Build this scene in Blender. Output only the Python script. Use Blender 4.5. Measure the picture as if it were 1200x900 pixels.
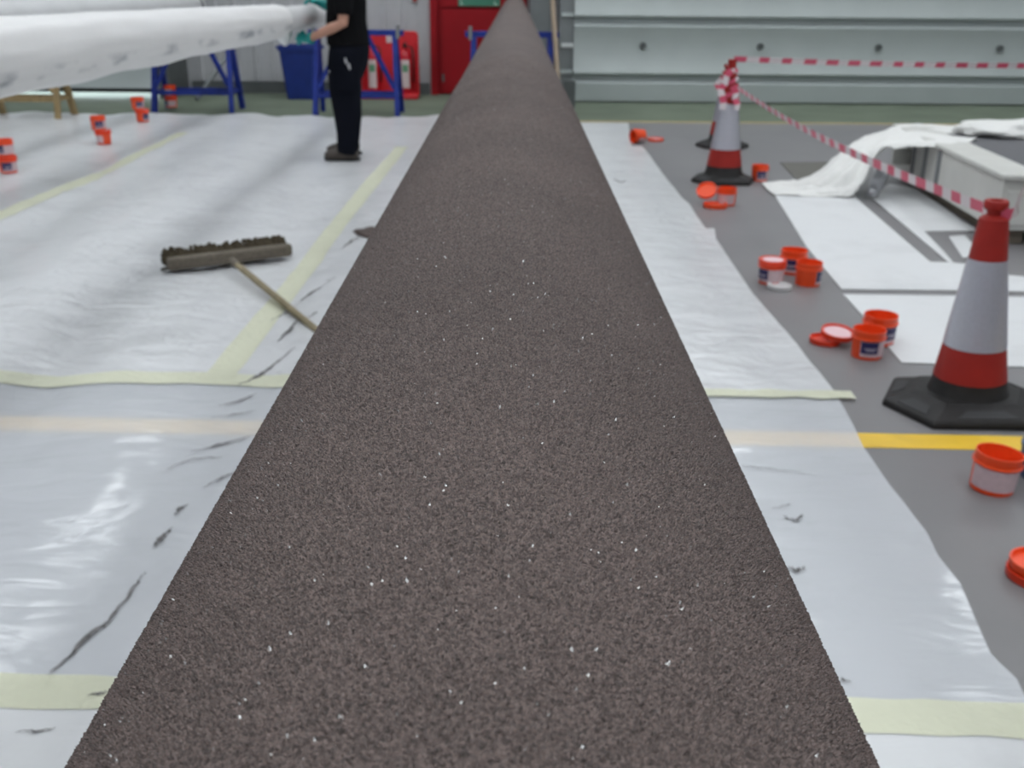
import bpy, bmesh, math, random
from mathutils import Vector, Matrix, noise
random.seed(7)
for o in list(bpy.data.objects): bpy.data.objects.remove(o)
S = bpy.context.scene
C = bpy.context.collection

# ------------------------------------------------------------------ camera
FPX, CAMH = 1200.0, 1.42
_yv = Vector((4, 470, 1200)).normalized()                 # world +Y (pipe axis) in camera coords (right, up, fwd)
_t = 0.0085
_xv = Vector((1, -_t, -(4 - 470*_t)/1200)).normalized()
_zv = -_xv.cross(_yv)
if _zv.y < 0: _zv = -_zv
def w(v): return Vector((_xv.dot(v), _yv.dot(v), _zv.dot(v)))
_R, _U, _F = w(Vector((1, 0, 0))), w(Vector((0, 1, 0))), w(Vector((0, 0, 1)))
CAM = Vector((0, 0, CAMH))
cd = bpy.data.cameras.new('camera'); cam = bpy.data.objects.new('camera', cd); C.objects.link(cam)
m3 = Matrix((_R, _U, -_F)).transposed()
cam.matrix_world = Matrix.Translation(CAM) @ m3.to_4x4()
cd.sensor_width = 36; cd.lens = 36*FPX/1200; cd.clip_start = 0.02
cd.dof.use_dof = True; cd.dof.focus_distance = 0.40; cd.dof.aperture_fstop = 22
S.camera = cam
def ray(x, y): return w(Vector((x-600, 450-y, FPX)))
def P(x, y, z=0.0):
    d = ray(x, y); s = (z-CAMH)/d.z; return CAM + d*s
def PY(x, y, Y):
    d = ray(x, y); return CAM + d*(Y/d.y)

# ------------------------------------------------------------------ world, light, exposure
W = bpy.data.worlds.new('World'); S.world = W; W.use_nodes = True
W.node_tree.nodes['Background'].inputs[0].default_value = (0.80, 0.88, 1.0, 1)
W.node_tree.nodes['Background'].inputs[1].default_value = 7.0
vs = S.view_settings
vs.view_transform = 'Standard'; vs.look = 'None'; vs.gamma = 1.0; vs.use_curve_mapping = False
vs.exposure = 0.02
ROOF_STRENGTH = 7.0

# ------------------------------------------------------------------ materials
def new_mat(name):
    m = bpy.data.materials.new(name); m.use_nodes = True
    nt = m.node_tree; return m, nt, nt.nodes['Principled BSDF']
def mat(name, col, rough=0.6, metal=0.0, var=0.0, scale=8.0, bump=0.0, bscale=60.0, spec=0.5, stretch=None):
    m, nt, b = new_mat(name)
    b.inputs['Roughness'].default_value = rough; b.inputs['Metallic'].default_value = metal
    b.inputs['Specular IOR Level'].default_value = spec
    c = (*col, 1)
    tc = nt.nodes.new('ShaderNodeTexCoord'); src = tc.outputs['Object']
    if stretch:
        mp = nt.nodes.new('ShaderNodeMapping'); mp.inputs['Scale'].default_value = stretch
        nt.links.new(src, mp.inputs[0]); src = mp.outputs[0]
    if var > 0:
        n = nt.nodes.new('ShaderNodeTexNoise'); n.inputs['Scale'].default_value = scale; n.inputs['Detail'].default_value = 5
        nt.links.new(src, n.inputs['Vector'])
        r = nt.nodes.new('ShaderNodeValToRGB')
        r.color_ramp.elements[0].position = 0.3; r.color_ramp.elements[1].position = 0.7
        r.color_ramp.elements[0].color = (*[max(0, k*(1-var)) for k in col], 1)
        r.color_ramp.elements[1].color = (*[min(1, k*(1+var)) for k in col], 1)
        nt.links.new(n.outputs[0], r.inputs[0]); nt.links.new(r.outputs[0], b.inputs['Base Color'])
    else: b.inputs['Base Color'].default_value = c
    if bump > 0:
        n = nt.nodes.new('ShaderNodeTexNoise'); n.inputs['Scale'].default_value = bscale; n.inputs['Detail'].default_value = 4
        nt.links.new(src, n.inputs['Vector'])
        bp = nt.nodes.new('ShaderNodeBump'); bp.inputs['Strength'].default_value = bump; bp.inputs['Distance'].default_value = 0.01
        nt.links.new(n.outputs[0], bp.inputs['Height']); nt.links.new(bp.outputs[0], b.inputs['Normal'])
    return m
def sheet_mat(name, col, alpha, rough, bump=0.25, bscale=9.0, stretch=(1, .35, 1), dirt=0.5):
    """white polythene / fleece sheeting: partly see-through, wrinkled, grimy blotches"""
    m, nt, b = new_mat(name)
    b.inputs['Roughness'].default_value = rough; b.inputs['Alpha'].default_value = alpha
    tc = nt.nodes.new('ShaderNodeTexCoord')
    mp = nt.nodes.new('ShaderNodeMapping'); mp.inputs['Scale'].default_value = stretch
    nt.links.new(tc.outputs['Object'], mp.inputs[0])
    n1 = nt.nodes.new('ShaderNodeTexNoise'); n1.inputs['Scale'].default_value = bscale; n1.inputs['Detail'].default_value = 3
    n1.inputs['Distortion'].default_value = 0.6
    nt.links.new(mp.outputs[0], n1.inputs['Vector'])
    bp = nt.nodes.new('ShaderNodeBump'); bp.inputs['Strength'].default_value = bump; bp.inputs['Distance'].default_value = 0.02
    nt.links.new(n1.outputs[0], bp.inputs['Height']); nt.links.new(bp.outputs[0], b.inputs['Normal'])
    n2 = nt.nodes.new('ShaderNodeTexNoise'); n2.inputs['Scale'].default_value = 2.3; n2.inputs['Detail'].default_value = 8
    n2.inputs['Roughness'].default_value = 0.65
    nt.links.new(tc.outputs['Object'], n2.inputs['Vector'])
    r = nt.nodes.new('ShaderNodeValToRGB')
    r.color_ramp.elements[0].position = 0.30; r.color_ramp.elements[1].position = 0.50
    r.color_ramp.elements[0].color = (*[k*(1-0.35*dirt) for k in col], 1); r.color_ramp.elements[1].color = (*col, 1)
    nt.links.new(n2.outputs[0], r.inputs[0]); nt.links.new(r.outputs[0], b.inputs['Base Color'])
    return m
def emit(name, col, s):
    m, nt, b = new_mat(name)
    b.inputs['Emission Color'].default_value = (*col, 1); b.inputs['Emission Strength'].default_value = s
    b.inputs['Base Color'].default_value = (*col, 1)
    return m

def grit_mat(name='grit_coating', bump=.75, rough=.75, gain=1.0):
    m, nt, b = new_mat(name)
    L = nt.links.new
    tc = nt.nodes.new('ShaderNodeTexCoord')
    def vor(sc, feat='F1'):
        v = nt.nodes.new('ShaderNodeTexVoronoi'); v.inputs['Scale'].default_value = sc; v.feature = feat
        L(tc.outputs['Object'], v.inputs['Vector']); return v
    v1 = vor(1050); v2 = vor(700)
    n = nt.nodes.new('ShaderNodeTexNoise'); n.inputs['Scale'].default_value = 800; n.inputs['Detail'].default_value = 4
    L(tc.outputs['Object'], n.inputs['Vector'])
    r = nt.nodes.new('ShaderNodeValToRGB')
    e = r.color_ramp.elements
    e[0].position = 0.25; e[0].color = (0.034*gain, 0.0245*gain, 0.0215*gain, 1); e[1].position = 0.75; e[1].color = (0.160*gain, 0.119*gain, 0.108*gain, 1)
    mixn = nt.nodes.new('ShaderNodeMix'); mixn.data_type = 'FLOAT'; mixn.inputs[0].default_value = 0.45
    L(n.outputs[0], mixn.inputs[2])
    sep = nt.nodes.new('ShaderNodeSeparateColor'); L(v1.outputs['Color'], sep.inputs[0])
    L(sep.outputs[0], mixn.inputs[3]); L(mixn.outputs[0], r.inputs[0])
    # large faint mottling
    n3 = nt.nodes.new('ShaderNodeTexNoise'); n3.inputs['Scale'].default_value = 5; L(tc.outputs['Object'], n3.inputs['Vector'])
    mr = nt.nodes.new('ShaderNodeMapRange'); mr.inputs[1].default_value = .3; mr.inputs[2].default_value = .7
    mr.inputs[3].default_value = 0.88; mr.inputs[4].default_value = 1.12
    L(n3.outputs[0], mr.inputs[0])
    hsv = nt.nodes.new('ShaderNodeHueSaturation'); L(r.outputs[0], hsv.inputs['Color']); L(mr.outputs[0], hsv.inputs['Value'])
    # sparkling grains
    sep2 = nt.nodes.new('ShaderNodeSeparateColor'); L(v2.outputs['Color'], sep2.inputs[0])
    gt = nt.nodes.new('ShaderNodeMath'); gt.operation = 'GREATER_THAN'; gt.inputs[1].default_value = 0.9965
    L(sep2.outputs[1], gt.inputs[0])
    near = nt.nodes.new('ShaderNodeMath'); near.operation = 'LESS_THAN'; near.inputs[1].default_value = 0.33
    L(v2.outputs['Distance'], near.inputs[0])
    sp = nt.nodes.new('ShaderNodeMath'); sp.operation = 'MULTIPLY'; L(gt.outputs[0], sp.inputs[0]); L(near.outputs[0], sp.inputs[1])
    mx = nt.nodes.new('ShaderNodeMix'); mx.data_type = 'RGBA'; L(sp.outputs[0], mx.inputs[0]); L(hsv.outputs[0], mx.inputs[6])
    mx.inputs[7].default_value = (0.85, 0.85, 0.83, 1)
    L(mx.outputs[2], b.inputs['Base Color'])
    rr = nt.nodes.new('ShaderNodeMapRange'); rr.inputs[3].default_value = rough; rr.inputs[4].default_value = 0.12
    L(sp.outputs[0], rr.inputs[0]); L(rr.outputs[0], b.inputs['Roughness'])
    b.inputs['Specular IOR Level'].default_value = 0.45
    add = nt.nodes.new('ShaderNodeMath'); add.operation = 'SUBTRACT'; L(n.outputs[0], add.inputs[0])
    ml = nt.nodes.new('ShaderNodeMath'); ml.operation = 'MULTIPLY'; ml.inputs[1].default_value = 0.6; L(v2.outputs['Distance'], ml.inputs[0])
    L(ml.outputs[0], add.inputs[1])
    bp = nt.nodes.new('ShaderNodeBump'); bp.inputs['Strength'].default_value = bump; bp.inputs['Distance'].default_value = 0.0016
    L(add.outputs[0], bp.inputs['Height']); L(bp.outputs[0], b.inputs['Normal'])
    return m

M = dict(
    grit=grit_mat(), grain=grit_mat('grit_grain', .0, .42, 1.1), sparkle=mat('sparkling_grain', (0.6, 0.6, 0.59), 0.16, metal=.6),
    floor=mat('painted_grey_floor', (0.195, 0.189, 0.194), 0.42, var=.07, scale=1.6, bump=.04, bscale=25),
    walkway=mat('painted_green_walkway', (0.15, 0.18, 0.135), 0.8, var=.12, scale=2, spec=.2),
    yellow=mat('yellow_floor_paint', (0.78, 0.50, 0.035), 0.5, var=.08, scale=9),
    oldyellow=mat('faded_yellow_floor_paint', (0.46, 0.36, 0.17), 0.6, var=.1),
    cladding=mat('pale_grey_cladding', (0.44, 0.445, 0.46), 0.45, var=.03),
    shutter=mat('grey_green_door_panel', (0.43, 0.475, 0.47), 0.42, var=.03, scale=3),
    steel=mat('grey_painted_steel', (0.19, 0.205, 0.21), 0.5, var=.05),
    darksteel=mat('dark_grey_steel', (0.09, 0.10, 0.10), 0.5, var=.1),
    whitestrip=mat('white_painted_bar', (0.6, 0.63, 0.63), 0.5),
    concrete=mat('pale_concrete_apron', (0.8, 0.8, 0.78), 0.9, var=.04),
    ceiling=mat('white_roof_lining', (0.7, 0.71, 0.72), 0.8),
    red=mat('red_door_paint', (0.27, 0.006, 0.011), 0.5, var=.1, scale=2, spec=.2),
    sign=mat('green_sign', (0.05, 0.2, 0.13), 0.4),
    signwhite=mat('pale_sign_print', (0.45, 0.6, 0.5), 0.5),
    blue=mat('blue_painted_steel', (0.014, 0.032, 0.22), 0.5, var=.2, scale=15, spec=.25),
    bin=mat('blue_bin_plastic', (0.006, 0.026, 0.19), 0.5, var=.1),
    wood=mat('raw_timber', (0.30, 0.215, 0.10), 0.7, var=.25, scale=6, stretch=(8, 8, 1)),
    palewood=mat('pale_timber', (0.42, 0.33, 0.24), 0.7, var=.15, scale=6, stretch=(8, 8, 1)),
    saddle=mat('black_rubber_saddle', (0.03, 0.03, 0.032), 0.7),
    wrap=mat('white_wrap', (0.76, 0.755, 0.75), 0.4, var=.035, scale=2.0, bump=.18, bscale=7),
    whitecoat=mat('white_primer_coat', (0.58, 0.585, 0.59), 0.5, var=.06, scale=3),
    orange=mat('orange_tub_plastic', (0.86, 0.075, 0.012), 0.38),
    redlid=mat('red_orange_lid_plastic', (0.80, 0.05, 0.014), 0.38),
    pinkwhite=mat('pinkish_white_label', (0.58, 0.43, 0.45), 0.5, var=.06, scale=60),
    paleliner=mat('pale_pink_lid_liner', (0.74, 0.52, 0.55), 0.5),
    navy=mat('navy_label_print', (0.022, 0.016, 0.09), 0.5),
    labelprint=mat('grey_label_print', (0.42, 0.38, 0.45), 0.5),
    whiteplastic=mat('white_lid_plastic', (0.66, 0.66, 0.66), 0.4),
    bluetub=mat('blue_tub_plastic', (0.02, 0.06, 0.16), 0.4),
    conered=mat('cone_red_plastic', (0.30, 0.017, 0.012), 0.5, var=.08, scale=12, spec=.3),
    rubber=mat('black_cone_rubber', (0.016, 0.015, 0.015), 0.6, var=.3, scale=20, bump=.1, bscale=120, spec=.35),
    reflective=mat('reflective_white_sleeve', (0.56, 0.56, 0.62), 0.36, metal=.8, var=.04, scale=90, bump=.08, bscale=300),
    tapered=mat('barrier_tape_red', (0.60, 0.085, 0.15), 0.4),
    tapewhite=mat('barrier_tape_white', (0.64, 0.585, 0.60), 0.45),
    masking=None,
    bristle=mat('brown_bristles', (0.062, 0.05, 0.033), 0.9, var=.4, scale=60, spec=.1),
    broomwood=mat('grimy_broom_wood', (0.135, 0.115, 0.088), 0.75, var=.25, scale=14, stretch=(1, 6, 6)),
    handle=mat('broom_handle_wood', (0.26, 0.215, 0.13), 0.65, var=.2, scale=20),
    skin=mat('skin', (0.46, 0.24, 0.17), 0.55, var=.06),
    hair=mat('dark_hair', (0.02, 0.014, 0.01), 0.6, var=.3, scale=80),
    shirt=mat('black_tshirt', (0.006, 0.006, 0.007), 0.9, bump=.3, bscale=14, spec=.08),
    trousers=mat('dark_navy_trousers', (0.006, 0.007, 0.012), 0.9, bump=.5, bscale=11, spec=.08),
    smear=mat('pale_paint_smear', (0.5, 0.5, 0.52), 0.7),
    boot=mat('brown_work_boot', (0.055, 0.042, 0.034), 0.6, var=.2, scale=20),
    sole=mat('black_boot_sole', (0.012, 0.012, 0.012), 0.8),
    glove=mat('teal_glove', (0.0, 0.25, 0.235), 0.5, var=.15, scale=25),
    rag=mat('white_rag', (0.72, 0.74, 0.74), 0.8, bump=.3, bscale=30),
    extred=mat('extinguisher_red', (0.50, 0.006, 0.018), 0.3),
    standred=mat('fire_stand_red', (0.58, 0.014, 0.022), 0.45, var=.06),
    black=mat('black_plastic', (0.012, 0.012, 0.012), 0.5),
    extlabel=mat('white_extinguisher_label', (0.62, 0.5, 0.5), 0.5, var=.12, scale=40),
    greenprint=mat('green_label_print', (0.12, 0.28, 0.16), 0.5),
    dirt=mat('dark_grit_dirt', (0.15, 0.145, 0.145), 0.95, var=.5, scale=50),
    box=mat('off_white_wrapped_board', (0.56, 0.56, 0.53), 0.6, var=.05, scale=4),
    strap=mat('grey_strap', (0.19, 0.20, 0.21), 0.6),
    charcoal=mat('charcoal_board', (0.10, 0.10, 0.11), 0.6),
    patch=mat('dark_brown_grey_mat', (0.12, 0.113, 0.10), 0.6, var=.1),
    foil=mat('silver_foil', (0.42, 0.43, 0.45), 0.35, metal=.6, bump=.5, bscale=20),
    sheet_clear=sheet_mat('clear_white_polythene', (0.86, 0.89, 0.93), 0.60, 0.09, bump=.30, bscale=8, stretch=(.5, 1.5, 1), dirt=.2),
    sheet_white=sheet_mat('white_polythene', (0.69, 0.70, 0.715), 0.92, 0.28, bump=.9, bscale=7, stretch=(.7, 1.0, 1), dirt=.45),
    sheet_fleece=sheet_mat('white_fleece_sheet', (0.68, 0.69, 0.70), 0.97, 0.6, bump=.2, bscale=10, stretch=(.3, 1.2, 1), dirt=.3),
    drape=sheet_mat('cream_white_drape', (0.74, 0.74, 0.72), 1.0, 0.6, bump=.2, bscale=12, stretch=(1, 1, 1), dirt=.2),
    rooflight=emit('daylit_rooflight', (0.93, 0.97, 1.0), ROOF_STRENGTH),
)
M['masking'] = sheet_mat('pale_yellow_masking_tape', (0.68, 0.69, 0.53), 0.92, 0.5, bump=.25, bscale=30, stretch=(1, 1, 1), dirt=.25)

# ------------------------------------------------------------------ helpers
def tag(o, label=None, cat=None, group=None, kind=None):
    if label: o['label'] = label
    if cat: o['category'] = cat
    if group: o['group'] = group
    if kind: o['kind'] = kind
    return o
def link(name, me, m, parent=None, smooth=False):
    o = bpy.data.objects.new(name, me); C.objects.link(o)
    if m is not None:
        for k in (m if isinstance(m, (list, tuple)) else [m]): me.materials.append(k)
    if parent is not None: o.parent = parent
    if smooth:
        for p in me.polygons: p.use_smooth = True
    return o
def obj(name, bm, m, parent=None, smooth=False, bevel=0.0, angle=None):
    me = bpy.data.meshes.new(name)
    bmesh.ops.recalc_face_normals(bm, faces=bm.faces)
    bm.to_mesh(me); bm.free()
    o = link(name, me, m, parent, smooth)
    if bevel > 0:
        b = o.modifiers.new('bevel', 'BEVEL'); b.width = bevel; b.segments = 2; b.limit_method = 'ANGLE'
    if angle:
        try: me.set_sharp_from_angle(angle=math.radians(angle))
        except Exception: pass
    return o
def empty(name, loc=(0, 0, 0), rz=0.0):
    o = bpy.data.objects.new(name, None); C.objects.link(o); o.location = loc; o.rotation_euler = (0, 0, rz)
    o.empty_display_size = .1
    return o
def box(bm, c, s, rot=None):
    vs = bmesh.ops.create_cube(bm, size=1.0)['verts']
    mt = Matrix.Translation(Vector(c)) @ (rot.to_4x4() if rot else Matrix.Identity(4)) @ Matrix.Diagonal((*s, 1))
    bmesh.ops.transform(bm, matrix=mt, verts=vs); return vs
def bxo(name, c, s, m, parent=None, bevel=0.0, rot=None):
    bm = bmesh.new(); box(bm, c, s, rot); return obj(name, bm, m, parent, bevel=bevel)
def bar(bm, a, b, wd, dp, up=Vector((0, 0, 1))):
    a, b = Vector(a), Vector(b); d = (b-a); L = d.length; z = d.normalized()
    x = up.cross(z)
    if x.length < 1e-4: x = Vector((1, 0, 0))
    x.normalize(); y = z.cross(x)
    r = Matrix((x, y, z)).transposed()
    return box(bm, (a+b)/2, (wd, dp, L), r)
def frames(pts):
    out = []; prev = None
    for i, p in enumerate(pts):
        d = (pts[min(i+1, len(pts)-1)] - pts[max(i-1, 0)]).normalized()
        if prev is None:
            x = Vector((0, 0, 1)).cross(d)
            if x.length < 1e-3: x = Vector((1, 0, 0))
        else: x = prev - d*prev.dot(d)
        x.normalize(); prev = x; out.append((x, d.cross(x)))
    return out
def tube(bm, pts, rad, seg=12, closed=False, cap=True):
    pts = [Vector(p) for p in pts]; n = len(pts)
    rad = rad if isinstance(rad, (list, tuple)) else [rad]*n
    fr = frames(pts); rings = []
    for p, r, (x, y) in zip(pts, rad, fr):
        rx, ry = r if isinstance(r, (list, tuple)) else (r, r)
        rings.append([bm.verts.new(p + x*math.cos(2*math.pi*k/seg)*rx + y*math.sin(2*math.pi*k/seg)*ry) for k in range(seg)])
    for a, b in zip(rings, rings[1:]):
        for k in range(seg): bm.faces.new((a[k], a[(k+1) % seg], b[(k+1) % seg], b[k]))
    if cap: bm.faces.new(rings[0][::-1]); bm.faces.new(rings[-1])
def loft_xy(bm, secs, seg=20):
    """horizontal elliptical sections (cx, cy, z, rx, ry)"""
    rings = [[bm.verts.new((cx+rx*math.cos(2*math.pi*k/seg), cy+ry*math.sin(2*math.pi*k/seg), z)) for k in range(seg)] for cx, cy, z, rx, ry in secs]
    for a, b in zip(rings, rings[1:]):
        for k in range(seg): bm.faces.new((a[k], a[(k+1) % seg], b[(k+1) % seg], b[k]))
    bm.faces.new(rings[0][::-1]); bm.faces.new(rings[-1])
def lathe(bm, prof, seg=32, c=(0, 0, 0), a0=0, a1=2*math.pi):
    full = abs(a1-a0-2*math.pi) < 1e-6; n = seg if full else seg+1
    rings = []
    for r, z in prof:
        if r < 1e-6: rings.append([bm.verts.new((c[0], c[1], c[2]+z))]*n)
        else: rings.append([bm.verts.new((c[0]+r*math.cos(a0+(a1-a0)*k/seg), c[1]+r*math.sin(a0+(a1-a0)*k/seg), c[2]+z)) for k in range(n)])
    for a, b in zip(rings, rings[1:]):
        for k in range(seg):
            q = [a[k], a[(k+1) % n], b[(k+1) % n], b[k]]
            u = []
            for v in q:
                if v not in u: u.append(v)
            if len(u) > 2:
                try: bm.faces.new(u)
                except ValueError: pass
def prism(bm, pts, h):
    """polygon (list of Vectors) extruded by vector h"""
    a = [bm.verts.new(p) for p in pts]; b = [bm.verts.new(Vector(p)+Vector(h)) for p in pts]
    n = len(pts); bm.faces.new(a[::-1]); bm.faces.new(b)
    for k in range(n): bm.faces.new((a[k], a[(k+1) % n], b[(k+1) % n], b[k]))
def interp(tbl, v):
    if v <= tbl[0][0]: return tbl[0][1]
    for (a, x), (b, y) in zip(tbl, tbl[1:]):
        if v <= b: return x + (y-x)*(v-a)/(b-a) if b > a else y
    return tbl[-1][1]
def fbm(x, y, s=0.0): return noise.noise(Vector((x, y, s)))

# ------------------------------------------------------------------ the setting
XL, XR, YB, YF, ZC = -9.0, 9.5, -6.0, 14.4, 6.2
yk0, yk1 = P(700, 142.5), P(1200, 146.5)
def yline(X): return yk0.y + (yk1.y-yk0.y)*(X-yk0.x)/(yk1.x-yk0.x)*0.6
bm = bmesh.new(); prism(bm, [Vector((XL, YB, -.1)), Vector((XR, YB, -.1)), Vector((XR, yline(XR), -.1)), Vector((XL, yline(XL), -.1))], (0, 0, .1))
tag(obj('floor', bm, M['floor']), 'grey painted concrete workshop floor', kind='structure')
bm = bmesh.new(); prism(bm, [Vector((XL, yline(XL), -.1)), Vector((XR, yline(XR), -.1)), Vector((XR, YF+.3, -.1)), Vector((XL, YF+.3, -.1))], (0, 0, .1))
tag(obj('floor_walkway', bm, M['walkway']), 'dull green painted walkway along the far wall', kind='structure')
bm = bmesh.new(); prism(bm, [Vector((x, yline(x)+d, .0005)) for x, d in ((XL, -.05), (XR, -.05), (XR, .05), (XL, .05))], (0, 0, .0015))
tag(obj('trim_1', bm, M['oldyellow']), 'faded yellow line edging the green walkway', kind='structure')
# bright yellow floor line, passes under the sheets and the pipe
a, b = P(0, 496), P(1200, 520)
d = (b-a); sl = d.y/d.x
def yy(X): return a.y + (X-a.x)*sl
hw = (P(1100, 511).y-P(1100, 528).y)/2
bm = bmesh.new(); prism(bm, [Vector((x, yy(x)+q, .0005)) for x, q in ((XL+.5, -hw), (XR-.5, -hw), (XR-.5, hw), (XL+.5, hw))], (0, 0, .0015))
tag(obj('trim_2', bm, M['yellow']), 'bright yellow painted line across the grey floor', kind='structure')

# shell
def wall(name, c, s, m, label):
    return tag(bxo(name, c, s, m), label, kind='structure')
wall('wall_left', (XL-.1, (YB+YF)/2, ZC/2), (.2, YF-YB, ZC), M['cladding'], 'plain pale grey side wall')
wall('wall_right', (XR+.1, (YB+YF)/2, ZC/2), (.2, YF-YB, ZC), M['cladding'], 'plain pale grey side wall')
wall('wall_front', ((XL+XR)/2, YB-.1, ZC/2), (XR-XL+.4, .2, ZC), M['cladding'], 'pale grey wall opposite the red door')
# back wall: built round the left roller door opening
LX0, LX1, LDY = -8.4, P(186, 116).x, 13.62
bm = bmesh.new()
box(bm, ((LX1+XR)/2, YF+.1, ZC/2), (XR-LX1, .2, ZC))
box(bm, ((XL+LX0)/2, YF+.1, ZC/2), (LX0-XL, .2, ZC))
box(bm, ((LX0+LX1)/2, YF+.1, 4.9), (LX1-LX0, .2, 2.6))
wb = tag(obj('wall_back', bm, M['cladding']), 'pale grey ribbed metal cladding wall behind the red door', kind='structure')
# ribbed cladding sheets between the left roller door and the red door
x = LX1+.25; pw = 0.5
def clad_mesh():
    bm = bmesh.new(); pr = [(0, 0), (.05, 0), (.065, -.018), (.10, -.018), (.115, 0), (.30, 0), (.315, -.018), (.35, -.018), (.365, 0), (.496, 0)]
    lo = [bm.verts.new((u, v-.012, .16)) for u, v in pr]; hi = [bm.verts.new((u, v-.012, ZC-.2)) for u, v in pr]
    lo2 = [bm.verts.new((u, .0, .16)) for u in (0, .496)]; hi2 = [bm.verts.new((u, .0, ZC-.2)) for u in (0, .496)]
    for i in range(len(pr)-1): bm.faces.new((lo[i], lo[i+1], hi[i+1], hi[i]))
    bm.faces.new((lo[0], hi[0], hi2[0], lo2[0])); bm.faces.new((lo[-1], lo2[1], hi2[1], hi[-1]))
    bmesh.ops.recalc_face_normals(bm, faces=bm.faces)
    me = bpy.data.meshes.new('cladding_panel'); bm.to_mesh(me); bm.free(); me.materials.append(M['cladding']); return me
cm = clad_mesh()
while x + pw < -1.15:
    o = bpy.data.objects.new('cladding_panel', cm); C.objects.link(o); o.parent = wb; o.location = (x, YF, 0); x += pw
bxo('skirting', ((LX1+.2-1.15)/2, YF-.02, .075), (-1.15-LX1-.2, .04, .15), M['darksteel'], wb)
# ceiling with rooflights
wall('ceiling', ((XL+XR)/2, (YB+YF)/2, ZC+.1), (XR-XL+.4, YF-YB+.4, .2), M['ceiling'], 'white lined workshop roof')
k = 0
for X in (-5.2, -1.2, 2.8, 6.8):
    for Y in (-3.6, 0.6, 4.8, 9.0, 12.4):
        k += 1
        bm = bmesh.new(); box(bm, (0, 0, -.02), (1.1, 2.4, .04))
        o = obj('window_%d_offscreen' % k, bm, M['rooflight']); o.location = (X, Y, ZC-.01)
        tag(o, 'bright translucent rooflight panel in the roof', kind='structure')
# outside apron seen under the left roller door
bm = bmesh.new(); box(bm, ((LX0+LX1)/2, YF+4, -.06), (8, 7.4, .1))
tag(obj('ground_outside', bm, M['concrete']), 'sunlit pale concrete apron outside the roller door', kind='structure')

# ------------------------------------------------------------------ big horizontal panel doors
def panel_mesh(wd, h0, h1, name):
    """one door section: upper half leans down (shaded), crease, lower half faces up; nose into the joint"""
    bm = bmesh.new(); h = h1-h0
    if h > .5:                                             # shallow concave face
        arc = [(.045+.05*abs(2*f-1)**2, .025+(h-.13)*f) for f in [i/12 for i in range(13)]]
    else: arc = [(.06, .012), (.085, h-.105)]
    pr = [(0.0, 0.0), (arc[0][0]-.02, 0.0)] + arc + [(0.065, h-.085), (0.0, h-.08)]
    rows = []
    for X in (0, wd): rows.append([bm.verts.new((X, -v, z)) for v, z in pr])
    A, B = rows
    for i in range(len(pr)-1): bm.faces.new((A[i], B[i], B[i+1], A[i+1]))
    bm.faces.new((A[0], A[-1], B[-1], B[0])); bm.faces.new(A); bm.faces.new(B[::-1])
    bmesh.ops.recalc_face_normals(bm, faces=bm.faces)
    me = bpy.data.meshes.new(name); bm.to_mesh(me); bm.free()
    for p in me.polygons: p.use_smooth = True
    me.set_sharp_from_angle(angle=math.radians(25)); return me
def sect_door(name, label, X0, X1, Y, zs, boltx, boltrow):
    bm = bmesh.new(); box(bm, ((X0+X1)/2, Y+.03, (zs[0]+zs[-1])/2), (X1-X0, .04, zs[-1]-zs[0]))
    d = tag(obj(name, bm, M['shutter']), label, kind='structure')
    for i, (z0, z1) in enumerate(zip(zs, zs[1:])):
        me = panel_mesh(X1-X0, z0, z1, 'door_panel'); me.materials.append(M['shutter'])
        o = bpy.data.objects.new('door_panel', me); C.objects.link(o); o.parent = d; o.location = (X0, Y+.01, z0)
        if i == boltrow:
            for bx in boltx:
                b2 = bmesh.new(); bmesh.ops.create_cone(b2, cap_ends=True, segments=10, radius1=.045, radius2=.04, depth=.05, matrix=Matrix.Rotation(math.pi/2, 4, 'X'))
                q = obj('bolt', b2, M['darksteel'], o); q.location = (bx-X0, -.065, (z1-z0)*.52)
    return d
RDY = 13.6
za, zb, zc2 = PY(800, 120.5, RDY).z, PY(800, 88, RDY).z, PY(800, 21, RDY).z
pit = zc2-zb
zs = [max(.01, za), zb, zc2] + [zc2+pit*i for i in range(1, 5)]
RX0 = PY(672, 60, RDY).x
sect_door('door_1', 'grey ribbed sectional door of wide horizontal panels', RX0, 9.2, RDY, zs, [PY(q, 55, RDY).x for q in (753, 890, 1028, 1170)], 1)
zs2 = [.085+.69*i for i in range(0, 6)]
d2 = sect_door('door_2', 'grey sectional door with daylight showing under its bottom edge', LX0, LX1, LDY, zs2, [], -1)
bxo('bottom_seal', ((LX0+LX1)/2, LDY-.095, .105), (LX1-LX0, .02, .05), M['black'], d2)
# door reveals between the doors and the back wall
for nm, X, Y0, mt_, lb in (('trim_3', LX1+.07, LDY-.05, M['darksteel'], 'dark steel jamb beside the daylit door gap'),):
    tag(bxo(nm, (X, (Y0+YF)/2, 2), (.14, YF-Y0, 4), mt_), lb, kind='structure')
tag(bxo('trim_4', (LX0-.07, (LDY+YF)/2, 2), (.14, YF-LDY, 4), M['darksteel']), 'dark steel jamb at the far end of the daylit door', kind='structure')
tag(bxo('trim_5', ((LX0+LX1)/2, (LDY+YF)/2, 3.62), (LX1-LX0, YF-LDY+.1, .12), M['darksteel']), 'dark steel lintel over the daylit door', kind='structure')
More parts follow.
